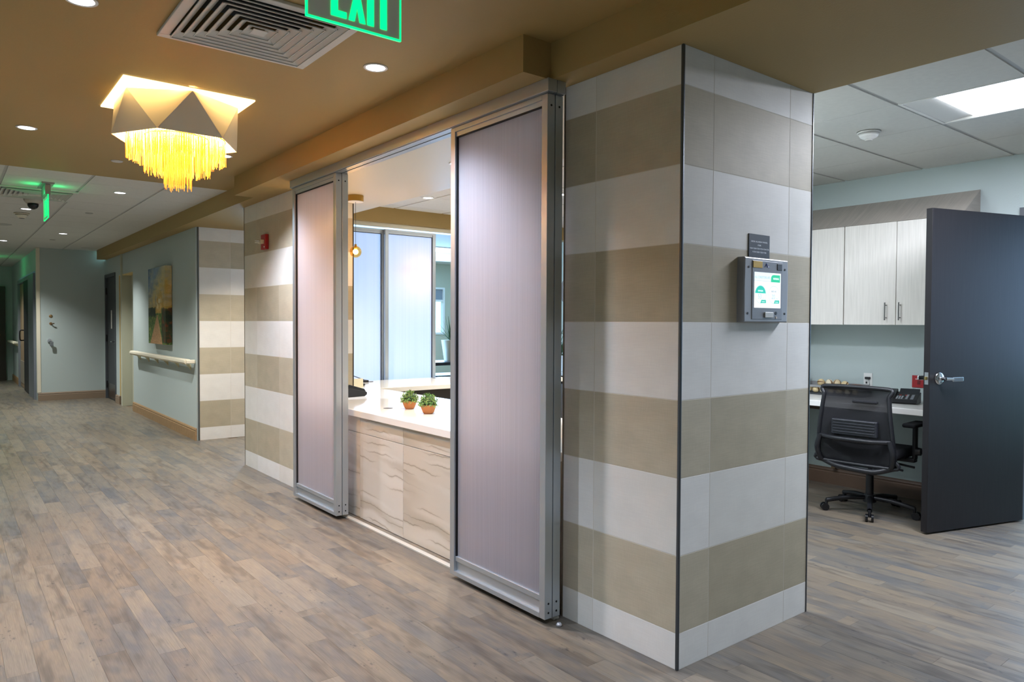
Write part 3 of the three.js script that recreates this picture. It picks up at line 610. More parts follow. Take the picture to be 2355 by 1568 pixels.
// ---------------------------------------------------------------- exit signs
const greenGlow = (k) => mat(0x00220f, 0.4, 0, { emissive: 0x00ff78, emissiveIntensity: k });
function exitSign(label, pos, turn, w = 0.332, h = 0.2, glow = 1.6, lit = 0.5) {
  // hangs from the ceiling at pos, sign face along local x, looks along +z
  const t = thing('exit_sign', label, 'exit sign', pos, turn);
  obj('housing', [rbox(-0.17, 0.17, -0.012, 0, -0.05, 0.05, 0.004), rbox(-0.15, 0.15, -0.105, -0.012, -0.022, 0.022, 0.004)], mat(0x9a9d9c, 0.35, 0.6), t);
  const y1 = -0.105, y0 = y1 - h, e = 0.006;
  obj('acrylic_plate', box(-w / 2 + e, w / 2 - e, y0 + e, y1, -0.003, 0.003), mat(0xf2f4f2, 0.35, 0.0), t);
  obj('lit_edge', [rbox(-w / 2, w / 2, y0, y0 + e, -0.005, 0.005, 0.002), rbox(-w / 2, -w / 2 + e, y0, y1, -0.005, 0.005, 0.002), rbox(w / 2 - e, w / 2, y0, y1, -0.005, 0.005, 0.002)], greenGlow(glow), t);
  const gl = greenGlow(glow), lh = 0.15, ly = y0 + 0.024, st = 0.0225;
  const P = (pts, x) => { const a = extr(pts, 0.002); a.translate(x, ly, 0.0032); return a; };
  const E_ = [[0, 0], [0.052, 0], [0.052, st * 0.85], [st, st * 0.85], [st, 0.066], [0.044, 0.066], [0.044, 0.086], [st, 0.086], [st, lh - st * 0.85], [0.052, lh - st * 0.85], [0.052, lh], [0, lh]];
  const X_ = [[0, 0], [0.02, 0], [0.029, 0.045], [0.038, 0], [0.058, 0], [0.041, 0.075], [0.058, lh], [0.038, lh], [0.029, 0.105], [0.02, lh], [0, lh], [0.017, 0.075]];
  const I_ = [[0, 0], [0.023, 0], [0.023, lh], [0, lh]];
  const T_ = [[0.022, 0], [0.045, 0], [0.045, lh - st], [0.067, lh - st], [0.067, lh], [0, lh], [0, lh - st], [0.022, lh - st]];
  const x0 = -w / 2 + 0.082;
  for (const [g, x] of [[E_, x0], [X_, x0 + 0.06], [I_, x0 + 0.125], [T_, x0 + 0.15]]) obj('letter', P(g, x), gl, t);
  if (lit) for (const z of [-0.1, 0.1]) { const l = new THREE.PointLight(0x20ff90, lit, 4, 2); l.position.set(0, -0.075, z); l.castShadow = true; t.add(l); }
  return t;
}
exitSign('green edge lit EXIT sign hanging below the square diffuser', [-1.21, CH, -0.35], 0, 0.332, 0.2, 1.6, 0);
exitSign('green edge lit exit sign seen edge on below the corridor tile ceiling', [-1.505, CH, -6.05], -Math.PI / 2, 0.332, 0.21, 1.2, 0.025);
exitSign('green exit sign near the brown door in the narrow far corridor', [-1.72, CH, -15.3], -Math.PI / 2, 0.332, 0.2, 1.6, 0.13);

// ---------------------------------------------------------------- ceiling fittings
const diffuserMat = mat(0xcfcec6, 0.5);
function diffuser(label, x, z, y, open) {
  const t = thing('air_diffuser', label, 'air diffuser', [x, y, z], 0, undefined);
  if (!open) obj('backing', box(-0.29, 0.29, -0.001, 0.0, -0.29, 0.29), mat(0x9a9d9e, 0.6), t);
  const s = 0.327, i = 0.285; obj('frame', [rbox(-s, s, -0.014, 0, i, s, 0.003), rbox(-s, s, -0.014, 0, -s, -i, 0.003), rbox(-s, -i, -0.014, 0, -i, i, 0.003), rbox(i, s, -0.014, 0, -i, i, 0.003)], diffuserMat, t);
  for (let k = 0; k < 7; k++) {
    const r = 0.283 - k * 0.037, g = new THREE.CylinderGeometry((r - 0.034) * Math.SQRT2, r * Math.SQRT2, 0.019, 4, 1, true); g.rotateY(Math.PI / 4); g.translate(0, -0.0115, 0);
    obj('louver', g.toNonIndexed(), diffuserMatD, t); t.children[t.children.length - 1].geometry.computeVertexNormals();
    obj('louver_lip', [box(-r, r, -0.024, -0.02, r - 0.003, r), box(-r, r, -0.024, -0.02, -r, -r + 0.003), box(-r, -r + 0.003, -0.024, -0.02, -r, r), box(r - 0.003, r, -0.024, -0.02, -r, r)], diffuserMat, t.children[t.children.length - 1]);
  }
  obj('centre_plate', box(-0.03, 0.03, -0.021, -0.018, -0.03, 0.03), diffuserMat, t);
  return t;
}
const diffuserMatD = mat(0xcfcec6, 0.5, 0, { side: THREE.DoubleSide });
diffuser('square white air diffuser in the brown lobby ceiling', -1.195, -1.29, CH, true);
diffuser('square white air diffuser in the corridor tile ceiling', -1.54, -6.615, CH);
function downlight(label, x, z, y, I, group, color = 0xdce8ff, angle = 1.02, pen = 0.55) {
  const t = thing('downlight', label, 'downlight', [x, y, z], 0, group);
  obj('trim_ring', lathe([[0.046, -0.002], [0.05, -0.005], [0.058, -0.004], [0.06, 0], [0.046, 0]], 32), white, t);
  obj('lens', cyl([0, -0.003, 0], [0, -0.0005, 0], 0.046, 0.046, 32), glowWhite(7), t);
  const l = new THREE.SpotLight(color, I, 9, angle, pen, 2); l.position.set(0, -0.012, 0); l.castShadow = true; l.shadow.radius = 2; t.add(l);
  l.target.position.set(0, -2, 0); t.add(l.target);
  return t;
}
const LOB = 'downlights in the brown lobby ceiling', COR = 'downlights in the corridor tile ceiling';
const DI = 15;
downlight('round downlight in the brown ceiling beside the near exit sign', -0.588, -1.401, CH, DI, LOB);
downlight('round downlight in the brown ceiling beside the hexagonal chandelier, soffit side', -0.588, -3.81, CH, DI, LOB);
downlight('round downlight in the brown ceiling beyond the hexagonal chandelier, away from soffit', -1.822, -3.808, CH, DI, LOB);
downlight('round downlight in the brown ceiling beside the square air diffuser, away from soffit', -1.824, -1.458, CH, DI, LOB);
downlight('round downlight in the brown ceiling in front of the alarm panel column', -0.588, 1.0, CH, DI * 0.25, LOB);
downlight('round downlight in the brown ceiling above the photographer', -1.824, 0.95, CH, DI * 0.7, LOB);
downlight('round downlight in the tile ceiling between chandelier and fire strobe column', -0.9, -6.053, CH, DI, COR, 0xf2f4f2);
downlight('round downlight in the tile ceiling beside the dome camera', -1.521, -7.855, CH, DI, COR, 0xf2f4f2);
downlight('round downlight in the tile ceiling before the corridor opening', -0.904, -10.24, CH, DI, COR, 0xf2f4f2);
downlight('round downlight in the tile ceiling close to the blue grey end wall', -1.509, -11.898, CH, DI, COR, 0xf2f4f2);
downlight('round downlight in the tile ceiling of the narrow far corridor', -2.0, -15.6, CH, DI, COR, 0xf2f4f2);
downlight('round downlight in the passage soffit before the tiled end wall', 0.5, -6.05, SH, 8, 'downlights in the passage', 0xfff0dc);
downlight('round warm downlight inside the cream corridor opening', 0.65, -10.95, 2.13, 11, 'downlights in the passage', 0xffe2ae);
downlight('round downlight in the station ceiling glimpsed between screen and column', 2.384, -3.326, 2.6, 24, 'downlights in the station ceiling', 0xfff4e4);
downlight('round downlight in the station soffit above the marble counter', 0.5, -2.3, SH, 8, 'downlights in the station ceiling', 0xfff0dc);
downlight('round downlight in the station ceiling near the far frosted screen', 1.5, -4.3, 2.6, 6, 'downlights in the station ceiling', 0xfff4e4);
function disc(name, label, cat, x, z, r, y = CH, m = offWhite) { const o = obj(name, lathe([[0.001, -0.008], [r * 0.85, -0.007], [r, -0.002], [r, 0], [0.001, 0]], 28), m); o.position.set(x, y, z); return tag(o, label, cat); }
disc('sprinkler_cover', 'round sprinkler cover in the brown ceiling beyond the chandelier', 'sprinkler', -1.185, -4.52, 0.043);
disc('sprinkler_cover', 'round sprinkler cover in the tile ceiling between two downlights', 'sprinkler', -0.923, -7.766, 0.04, CH, mat(0xa9a8a2, 0.6));
disc('sprinkler_cover', 'round sprinkler cover in the tile ceiling close to the end wall', 'sprinkler', -0.928, -11.246, 0.04, CH, mat(0xa9a8a2, 0.6));
disc('ceiling_speaker', 'wide round speaker grille in the corridor tile ceiling', 'speaker', -1.66, -9.6, 0.12, CH, mat(0xb9b8b2, 0.7));
{
  const t = thing('dome_camera', 'black dome security camera on pale base below the corridor ceiling', 'camera', [-1.522, CH, -7.052]);
  obj('base', lathe([[0.001, -0.045], [0.06, -0.045], [0.08, -0.02], [0.084, 0], [0.001, 0]]), mat(0xbdb4a6, 0.5), t); obj('dome', new THREE.SphereGeometry(0.05, 24, 16).translate(0, -0.055, 0), blackGloss, t);
  const s = thing('smoke_detector', 'cream smoke detector below the corridor tile ceiling', 'smoke detector', [-1.531, CH, -8.277]);
  obj('base', lathe([[0.001, -0.018], [0.075, -0.015], [0.078, 0], [0.001, 0]]), cream, s); obj('sensor', lathe([[0.001, -0.06], [0.03, -0.06], [0.055, -0.03], [0.065, -0.018], [0.001, -0.018]]), cream, s);
  obj('slots', [cyl([0, -0.062, 0], [0, -0.059, 0], 0.028, 0.028)], charcoal, s);
  const e = thing('smoke_detector', 'white smoke detector on the alcove tile ceiling beside the light panel', 'smoke detector', [2.31, AH, -0.383]);
  obj('base', lathe([[0.001, -0.012], [0.066, -0.012], [0.07, 0], [0.001, 0]]), white, e); obj('sensor', lathe([[0.001, -0.05], [0.022, -0.05], [0.05, -0.034], [0.062, -0.012], [0.001, -0.012]]), white, e); obj('sensor_cap', cyl([0, -0.056, 0], [0, -0.05, 0], 0.02, 0.024), offWhite, e);
  disc('occupancy_sensor', 'flat round sensor in the tile ceiling at the end wall', 'sensor', -0.346, -12.3, 0.07, CH, offWhite);
}
// recessed light panel and return grille over the alcove
{
  const t = thing('light_panel', 'bright recessed fluorescent light panel in the alcove ceiling', 'light panel', [2.175, AH, 0.59]);
  obj('frame', [box(-0.303, 0.303, -0.002, 0.012, -0.608, -0.592), box(-0.303, 0.303, -0.002, 0.012, 0.592, 0.608), box(-0.303, -0.287, -0.002, 0.012, -0.592, 0.592), box(0.287, 0.303, -0.002, 0.012, -0.592, 0.592)], white, t);
  obj('housing', [box(-0.29, 0.29, 0.018, 0.02, -0.595, 0.595)], white, t);
  obj('end_reflector', [extr([[-0.59, 0.001], [-0.42, 0.016], [-0.59, 0.016]], 0.57).rotateY(-Math.PI / 2).translate(0.285, 0, 0)], white, t);
  obj('diffuser', box(-0.255, 0.255, 0.003, 0.009, -0.43, 0.575), glowWhite(6), t);
  areaLight('alcove_panel_light', 0xe8eeff, 44, 0.5, 1.0, [2.175, AH - 0.01, 0.66], [2.175, 0, 0.66]);
  const q = thing('linear_light', 'slim linear light in the alcove ceiling tucked behind the tiled column', 'light', [1.11, AH, -1.1]);
  obj('housing', box(-0.13, 0.13, -0.01, 0, -0.4, 0.4), white, q); obj('lens', box(-0.11, 0.11, -0.014, -0.01, -0.38, 0.38), glowWhite(4), q);
  areaLight('alcove_linear_light', 0xeef2ff, 60, 0.22, 0.76, [1.11, AH - 0.02, -1.1], [1.11, 0, -1.1]);
  const g = thing('return_grille', 'grey return air grille in the alcove ceiling above the cabinets', 'air grille', [1.567, AH, -0.94]);
  obj('frame', [box(-0.3, 0.3, -0.003, 0.01, -0.3, -0.27), box(-0.3, 0.3, -0.003, 0.01, 0.27, 0.3), box(-0.3, -0.27, -0.003, 0.01, -0.27, 0.27), box(0.27, 0.3, -0.003, 0.01, -0.27, 0.27)], white, g);
  obj('mesh', box(-0.27, 0.27, 0.002, 0.012, -0.27, 0.27), mat(0x6f706e, 0.8), g);
}

// ---------------------------------------------------------------- hexagonal chandelier
{
  const t = thing('chandelier', 'square ceiling light with folded hexagonal white shade and golden bead fringe', 'chandelier', [-1.2, 0, -2.63]);
  obj('glowing_plate', box(-0.331, 0.331, CH - 0.008, CH, -0.333, 0.333), mat(0xfff4d8, 0.6, 0, { emissive: 0xffdf98, emissiveIntensity: 2.4 }), t);
  const R = 0.332, yt = CH - 0.014, yb = 2.385, top = [], bot = [];
  for (let k = 0; k < 6; k++) { const a = Math.PI / 2 + k * Math.PI / 3, b = a + Math.PI / 6; top.push([R * Math.cos(a), yt, R * Math.sin(a)]); bot.push([R * Math.cos(b), yb, R * Math.sin(b)]); }
  const shadeMat = mat(0xe6dcc6, 0.7, 0, { side: THREE.DoubleSide });
  const facet = (a, b, c) => { const g = new THREE.BufferGeometry(); const n = V(...b).sub(V(...a)).cross(V(...c).sub(V(...a))).normalize(); const s = n.clone().multiplyScalar(0.0015), P = [a, b, c], o = P.map((p) => [p[0] + s.x, p[1] + s.y, p[2] + s.z]), i = P.map((p) => [p[0] - s.x, p[1] - s.y, p[2] - s.z]); const v = [...o[0], ...o[1], ...o[2], ...i[0], ...i[2], ...i[1]]; g.setAttribute('position', new THREE.Float32BufferAttribute(v, 3)); g.computeVertexNormals(); return g; };
  for (let k = 0; k < 6; k++) { const j = (k + 1) % 6; obj('shade_facet', facet(bot[k], top[k], top[j]), shadeMat, t); obj('shade_facet', facet(bot[k], top[j], bot[j]), shadeMat, t); }
  const goldStrand = mat(0xffd478, 0.45, 0, { transmission: 0.5, thickness: 0, side: THREE.DoubleSide });
  const tier = (n, r, y0, y1, jit) => {
    const gs = [];
    for (let i = 0; i < n; i++) { const a = i / n * TAU, q = r + rr(-0.008, 0.008), yb2 = y1 + rr(-jit, jit), g = new THREE.CylinderGeometry(0.0016, 0.0016, y0 - yb2, 4, 1, true); g.translate(q * Math.cos(a), (y0 + yb2) / 2, q * Math.sin(a)); gs.push(g); }
    const o = obj('bead_fringe', mergeGeometries(gs), goldStrand, t); o.userData.kind = 'stuff';
  };
  tier(190, 0.255, 2.41, 2.285, 0.012); tier(130, 0.215, 2.41, 2.28, 0.012); tier(130, 0.168, 2.41, 2.215, 0.014); tier(90, 0.12, 2.41, 2.205, 0.012); tier(46, 0.07, 2.41, 2.135, 0.018); tier(20, 0.035, 2.41, 2.13, 0.014);
  obj('fringe_ring', [0.255, 0.168, 0.07].map((r) => new THREE.TorusGeometry(r, 0.004, 6, 48).rotateX(Math.PI / 2).translate(0, 2.412, 0)), mat(0xc9a24a, 0.3, 0.8), t);
  for (const [x, z] of [[0.09, 0.05], [-0.09, 0.05], [0, -0.1]]) {
    obj('bulb', new THREE.SphereGeometry(0.028, 16, 12).translate(x, 2.46, z), mat(0xffffff, 0.5, 0, { emissive: 0xffd58a, emissiveIntensity: 14 }), t);
    const l = new THREE.PointLight(0xffc878, 4.2, 8, 2); l.position.set(x, 2.46, z); l.castShadow = true; l.shadow.radius = 1.2; t.add(l);
  }
  for (const [x, z, w, d] of [[0, 0.31, 0.64, 0.035], [0, -0.31, 0.64, 0.035], [0.31, 0, 0.035, 0.64], [-0.31, 0, 0.035, 0.64]]) areaLight('chandelier_plate_light', 0xffc973, 6, w, d, [-1.2 + x, CH - 0.0095, -2.63 + z], [-1.2 + x, 0, -2.63 + z]);
}

// ---------------------------------------------------------------- work alcove on the right
struct('wall_alcove', [box(3.73, 3.88, 0, CH + 0.1, -1.64, 0.06), box(3.73, 3.88, 2.16, CH + 0.1, 0.06, 1.1), box(3.73, 3.88, 0, CH + 0.1, 1.1, 4.8)], sageWall, 'blue grey wall behind the alcove desk');
struct('wall_alcove_side', [box(0.9, 3.88, 0, CH + 0.1, -1.64, -1.57), box(0.9, 0.958, 0, CH + 0.1, -1.57, -0.674)], sageWall, 'blue grey side wall of the work alcove');
{
  const HX = 3.39, T = laminate;
  const cab = (label, z0, z1, doors, g) => {
    const t = thing('wall_cabinet', label, 'cabinet', [0, 0, 0]);
    obj('body', box(HX + 0.02, 3.73, 1.372, 2.15, z0, z1), T, t);
    for (const [a, b, hz] of doors) {
      const d = obj('door', rbox(HX, HX + 0.019, 1.37, 2.15, a + 0.002, b - 0.002, 0.0015, 1), T, t);
      obj('handle', [cyl([HX - 0.03, 1.405, hz], [HX - 0.03, 1.54, hz], 0.005), cyl([HX, 1.425, hz], [HX - 0.03, 1.425, hz], 0.004), cyl([HX, 1.52, hz], [HX - 0.03, 1.52, hz], 0.004)], mat(0x8d8b88, 0.3, 0.9), d);
    }
    return t;
  };
  cab('pale wood grain wall cabinet against the alcove side wall', -1.57, -1.078, [[-1.57, -1.078, -1.5]]);
  cab('pale wood grain wall cabinet with two bar handles side by side', -1.074, -0.235, [[-1.074, -0.674, -0.742], [-0.674, -0.235, -0.64]]);
  const sl = extr([[HX, 2.152], [3.728, 2.152], [3.728, 2.367]], 1.335); sl.translate(0, 0, -1.57); muv(sl);
  tag(obj('sloped_cabinet_top', sl, laminateTop), 'sloped wood grain closure on top of the wall cabinets', 'cabinet top');
  const w = thing('alcove_desk', 'white wall mounted desk top under the pale cabinets', 'desk', [0, 0, 0]);
  obj('top', [rbox(3.07, 3.724, 0.735, 0.78, -1.569, -0.12, 0.005)], mat(0xe6e4de, 0.25), w);
  for (const z of [-1.3, -0.2]) { const b = extr([[3.722, 0.733], [3.2, 0.733], [3.2, 0.7], [3.5, 0.66], [3.64, 0.52], [3.66, 0.2], [3.67, 0.15], [3.722, 0.15]], 0.03, 0.002); b.translate(0, 0, z); obj('support_bracket', b, mat(0x6b5842, 0.5), w); }
  // things on the desk
  const tr = thing('display_tray', 'grey tray filled with striped wooden balls at the back of the desk', 'tray', [3.6, 0.7805, -1.3]);
  obj('base', rbox(-0.08, 0.08, 0, 0.012, -0.26, 0.3, 0.003), charcoal, tr); obj('rail', [rbox(-0.085, -0.075, 0.062, 0.08, -0.26, 0.3, 0.003), box(0.075, 0.085, 0.0, 0.1, -0.26, 0.3), box(-0.082, 0.08, 0.01, 0.08, 0.295, 0.3), box(-0.082, 0.08, 0.01, 0.08, -0.26, -0.255)], mat(0x8f9090, 0.5), tr);
}
{
  const ballTex = canvasTex(128, 128, (c, w, h) => { c.fillStyle = '#d9ceb2'; c.fillRect(0, 0, w, h); for (let i = 0; i < 260; i++) { c.fillStyle = ['#cdb98c', '#e6dabb', '#b9a070'][Math.floor(rnd() * 3)]; c.globalAlpha = 0.4; c.fillRect(rr(0, w), rr(0, h), rr(1, 4), rr(4, 16)); } c.globalAlpha = 1; c.fillStyle = '#6e4a26'; for (const x of [18, 62, 104]) c.fillRect(x, 0, 7, h); });
  const bm = [0xffffff, 0xeee4d4, 0xf2e6cc].map((k) => mat(k, 0.5, 0, { map: ballTex }));
  const sg = new THREE.SphereGeometry(0.031, 20, 14);
  const spots = []; for (let i = 0; i < 8; i++) spots.push([3.553, 0.824, -1.52 + i * 0.068]);
  spots.push([3.59, 0.879, -1.36], [3.59, 0.879, -1.29], [3.59, 0.882, -1.22], [3.58, 0.874, -1.15]);
  spots.forEach(([x, y, z], i) => { const o = obj('wooden_ball', sg, bm[i % 3]); o.position.set(x, y, z); o.rotation.set(rr(0, 3), rr(0, 3), rr(0, 3)); tag(o, i < 8 ? 'striped wooden ball in the front row of the desk tray' : 'striped wooden ball piled on top of the desk tray', 'ball', i < 8 ? 'wooden balls in the tray' : 'wooden balls piled on the tray'); });
  const sc = obj('carved_figure', [new THREE.IcosahedronGeometry(0.04, 1).scale(0.9, 1.1, 1).translate(0, 0.035, 0), new THREE.IcosahedronGeometry(0.034, 1).translate(0.005, 0.085, -0.012), new THREE.IcosahedronGeometry(0.02, 1).translate(-0.02, 0.06, 0.03)], mat(0x4d4038, 0.6)); sc.position.set(3.6, 0.86, -1.52); tag(sc, 'small dark carved figure at the end of the desk tray', 'figure');
  const lf = obj('wooden_leaf_dish', new THREE.SphereGeometry(0.06, 24, 12).scale(0.45, 0.18, 1), mat(0x7a4a30, 0.5)); lf.position.set(3.6, 0.872, -1.06); tag(lf, 'brown oval wooden piece lying at the tray end', 'dish');
  const o = thing('wall_outlet', 'white wall outlet with plugged in adapter above the desk', 'outlet', [3.73, 0.915, -1.03]);
  obj('plate', rbox(-0.006, 0, -0.057, 0.057, -0.036, 0.036, 0.002), white, o); obj('adapter', [rbox(-0.03, -0.005, 0.008, 0.026, -0.016, 0.022, 0.003), rbox(-0.012, -0.005, -0.03, -0.014, -0.016, -0.004, 0.002)], black, o); obj('cord', tube([[-0.025, 0.01, 0.018], [-0.03, -0.03, 0.024], [-0.02, -0.08, 0.03], [-0.04, -0.132, 0.05]], 0.002, 20, 5), charcoal, o);
  const r = thing('red_outlet', 'red emergency outlet plate above the desk phone', 'outlet', [3.73, 0.925, -0.635]);
  obj('plate', rbox(-0.008, 0, -0.045, 0.05, -0.05, 0.05, 0.002), redMat, r); obj('label_strip', box(-0.0088, -0.008, 0.018, 0.026, -0.025, 0.02), mat(0xd9b0ad, 0.5), r); obj('socket', rbox(-0.0095, -0.008, -0.02, 0.012, -0.01, 0.012, 0.001), mat(0x6d1014, 0.4), r);
  deskPhone('desk_phone', 'black desk phone with grey keys on the white alcove desk', [3.34, 0.7805, -0.6], -Math.PI / 2 + 0.25);
}
// office chair
{
  const t = thing('office_chair', 'black mesh back office chair pushed up to the alcove desk', 'office chair', [3.06, 0, -0.69], 0.06);
  const shell = mat(0x17181c, 0.42), fabric = mat(0x14151a, 0.85), meshMat = mat(0x121318, 0.85, 0, { transparent: true, opacity: 0.93, side: THREE.DoubleSide });
  obj('hub', [cyl([0, 0.075, 0], [0, 0.13, 0], 0.045, 0.036), cyl([0, 0.12, 0], [0, 0.27, 0], 0.027, 0.026), cyl([0, 0.26, 0], [0, 0.4, 0], 0.015)], shell, t);
  const a0 = Math.atan2(0.111, -0.275);
  for (let k = 0; k < 5; k++) {
    const a = a0 + k * TAU / 5, cx = Math.cos(a), sz = Math.sin(a), R = 0.3;
    const pts = [[cx * 0.03, 0.105, sz * 0.03], [cx * 0.15, 0.1, sz * 0.15], [cx * R, 0.075, sz * R]];
    const g = tube(pts, 0.017, 12, 8); obj('base_leg', g, shell, t);
    const c = obj('caster', [-0.018, 0.018].map((o) => cyl([cx * R - sz * (o - 0.008) + cx * 0.012, 0.027, sz * R + cx * (o - 0.008) + sz * 0.012], [cx * R - sz * (o + 0.008) + cx * 0.012, 0.027, sz * R + cx * (o + 0.008) + sz * 0.012], 0.027, 0.027, 20)), blackGloss, t);
    obj('fork', cyl([cx * R, 0.03, sz * R], [cx * R, 0.08, sz * R], 0.011), shell, c);
  }
  obj('seat', [rbox(-0.22, 0.25, 0.42, 0.49, -0.25, 0.25, 0.033, 4)], fabric, t);
  obj('mechanism', [rbox(-0.14, 0.14, 0.375, 0.425, -0.09, 0.09, 0.015), cyl([0.02, 0.39, 0.05], [0.0, 0.37, 0.3], 0.008), cyl([-0.08, 0.385, 0.05], [-0.1, 0.355, 0.26], 0.008)], shell, t);
  const bx = (y) => -0.235 - 0.05 * Math.sin((y - 0.34) / 0.6 * Math.PI * 0.8) + 0.03 * (y - 0.6);
  const half = (y) => lerp(0.262, 0.222, sm(0.45, 0.95, y));
  // back frame
  const ring = (y0, y1, r) => { const pts = []; const n = 10; for (let i = 0; i <= n; i++) { const y = lerp(y0, y1, i / n); pts.push([bx(y), y, half(y)]); } for (let i = n; i >= 0; i--) { const y = lerp(y0, y1, i / n); pts.push([bx(y), y, -half(y)]); } return tube(pts, r, 120, 8, true); };
  obj('back_frame', [ring(0.385, 0.925, 0.015)], shell, t);
  obj('cross_bar', tube([[bx(0.56), 0.565, -0.245], [bx(0.56) - 0.035, 0.56, -0.12], [bx(0.56) - 0.035, 0.56, 0.12], [bx(0.56), 0.565, 0.245]], 0.017, 40, 8), shell, t);
  obj('side_arm', [tube([[bx(0.56) - 0.012, 0.575, 0.24], [bx(0.48) - 0.02, 0.48, 0.262], [-0.25, 0.39, 0.24], [-0.16, 0.37, 0.12]], 0.02, 30, 8), tube([[bx(0.56) - 0.012, 0.575, -0.24], [bx(0.48) - 0.02, 0.48, -0.262], [-0.25, 0.39, -0.24], [-0.16, 0.37, -0.12]], 0.02, 30, 8), tube([[-0.235, 0.385, -0.25], [-0.265, 0.355, -0.12], [-0.265, 0.345, 0.12], [-0.235, 0.385, 0.25]], 0.02, 30, 8)], shell, t);
  const pg = new THREE.PlaneGeometry(1, 1, 10, 16), pp = pg.attributes.position; for (let i = 0; i < pp.count; i++) { const u = pp.getX(i) * 2, y = lerp(0.39, 0.92, pp.getY(i) + 0.5); pp.setXYZ(i, bx(y) + 0.03 * (1 - u * u), y, u * half(y)); } pg.computeVertexNormals();
  obj('mesh_back', pg, meshMat, t);
  obj('lumbar_pad', [rbox(-0.03, 0, 0.0, 0.115, -0.16, 0.16, 0.01), ...[0.02, 0.04, 0.06, 0.08, 0.1].map((y) => rbox(-0.036, -0.028, y, y + 0.008, -0.145, 0.145, 0.003))].map((g) => g.translate(bx(0.64) + 0.012, 0.585, 0)), mat(0x202228, 0.4), t);
  obj('coat_hanger', rbox(bx(0.83) - 0.012, bx(0.83) + 0.02, 0.82, 0.84, -0.02, 0.15, 0.008), fabric, t);
  for (const s of [-1, 1]) { const a = obj('armrest', [rbox(-0.1, 0.15, 0.655, 0.685, s * 0.29 - 0.045, s * 0.29 + 0.045, 0.014, 3)], fabric, t); obj('post', [rbox(0.01, 0.055, 0.42, 0.66, s * 0.29 - 0.014, s * 0.29 + 0.014, 0.01), rbox(0.0, 0.06, 0.4, 0.43, s * 0.1, s * 0.3, 0.01), cyl([0.03, 0.48, s * 0.3], [0.03, 0.48, s * 0.33], 0.03, 0.026)], shell, a); }
}
// open dark door
{
  const d = struct('door_4', null, null, 'open dark door with chrome lever beside the work alcove');
  d.position.set(2.762, 0, -0.179); d.rotation.y = Math.atan2(-(0.27), 0.883);   // local x from the free edge to the hinge, front looks along +z
  obj('leaf', rbox(0, 0.925, 0.012, 2.128, -0.045, 0, 0.002), darkDoorMat, d);
  const h = obj('lever_handle', [lathe([[0.001, 0.014], [0.03, 0.012], [0.04, 0.004], [0.041, 0], [0.001, 0]]).rotateX(Math.PI / 2).translate(0.087, 1.022, 0), cyl([0.087, 1.022, 0.01], [0.087, 1.022, 0.05], 0.013, 0.011), cyl([0.08, 1.022, 0.05], [0.14, 1.02, 0.056], 0.012, 0.011), rbox(0.135, 0.235, 1.003, 1.033, 0.048, 0.062, 0.006)], chrome, d);
  obj('inner_handle', [cyl([0.087, 1.022, -0.045], [0.087, 1.022, -0.1], 0.013), rbox(0.02, 0.1, 1.005, 1.035, -0.11, -0.095, 0.006)], chrome, d);
  const l = obj('latch_plate', rbox(-0.0015, 0.001, 0.982, 1.062, -0.036, -0.009, 0.001), mat(0xa7a9aa, 0.3, 0.9), d); obj('latch_bolt', rbox(-0.014, 0, 1.012, 1.034, -0.029, -0.016, 0.003), mat(0x9a8a55, 0.3, 0.9), l);
  for (const y of [0.25, 1.07, 1.9]) obj('hinge', cyl([0.925, y - 0.06, -0.045], [0.925, y + 0.06, -0.045], 0.009), mat(0x8a8c8e, 0.35, 0.8), d);
  struct('trim_door_frame', [box(3.7, 3.9, 0, 2.2, 0.02, 0.08), box(3.7, 3.9, 2.14, 2.2, 0.08, 1.07), box(3.7, 3.9, 0, 2.2, 1.07, 1.13)], mat(0x53575d, 0.45), 'grey steel frame of the doorway beside the alcove');
}
// entry vestibule beyond the doorway, with its window
struct('wall_entry', [box(3.88, 5.7, 0, CH + 0.1, -0.5, -0.38), box(3.88, 5.7, 0, CH + 0.1, 2.3, 2.42), box(5.6, 5.72, 0, 0.25, -0.5, 2.42), box(5.6, 5.72, 2.35, CH + 0.1, -0.5, 2.42), box(5.6, 5.72, 0.25, 2.35, -0.5, -0.15), box(5.6, 5.72, 0.25, 2.35, 1.95, 2.42)], whitePaint, 'pale walls of the entry beyond the doorway');
struct('ceiling_entry', box(3.88, 5.72, CH - 0.03, CH + 0.1, -0.5, 2.42), whitePaint);
{
  const w = struct('window_1', [box(5.62, 5.68, 0.25, 0.3, -0.15, 1.95), box(5.62, 5.68, 2.3, 2.35, -0.15, 1.95), box(5.62, 5.68, 0.3, 2.3, -0.15, -0.1), box(5.62, 5.68, 0.3, 2.3, 1.9, 1.95), box(5.62, 5.68, 0.3, 2.3, 0.88, 0.92)], alu, 'tall aluminium framed window of the entry');
  const pg = box(5.648, 5.652, 0.3, 2.3, -0.1, 1.9); obj('pane', pg, mat(0xffffff, 0.0, 0, { transmission: 1, thickness: 0, ior: 1.5 }), w);
}

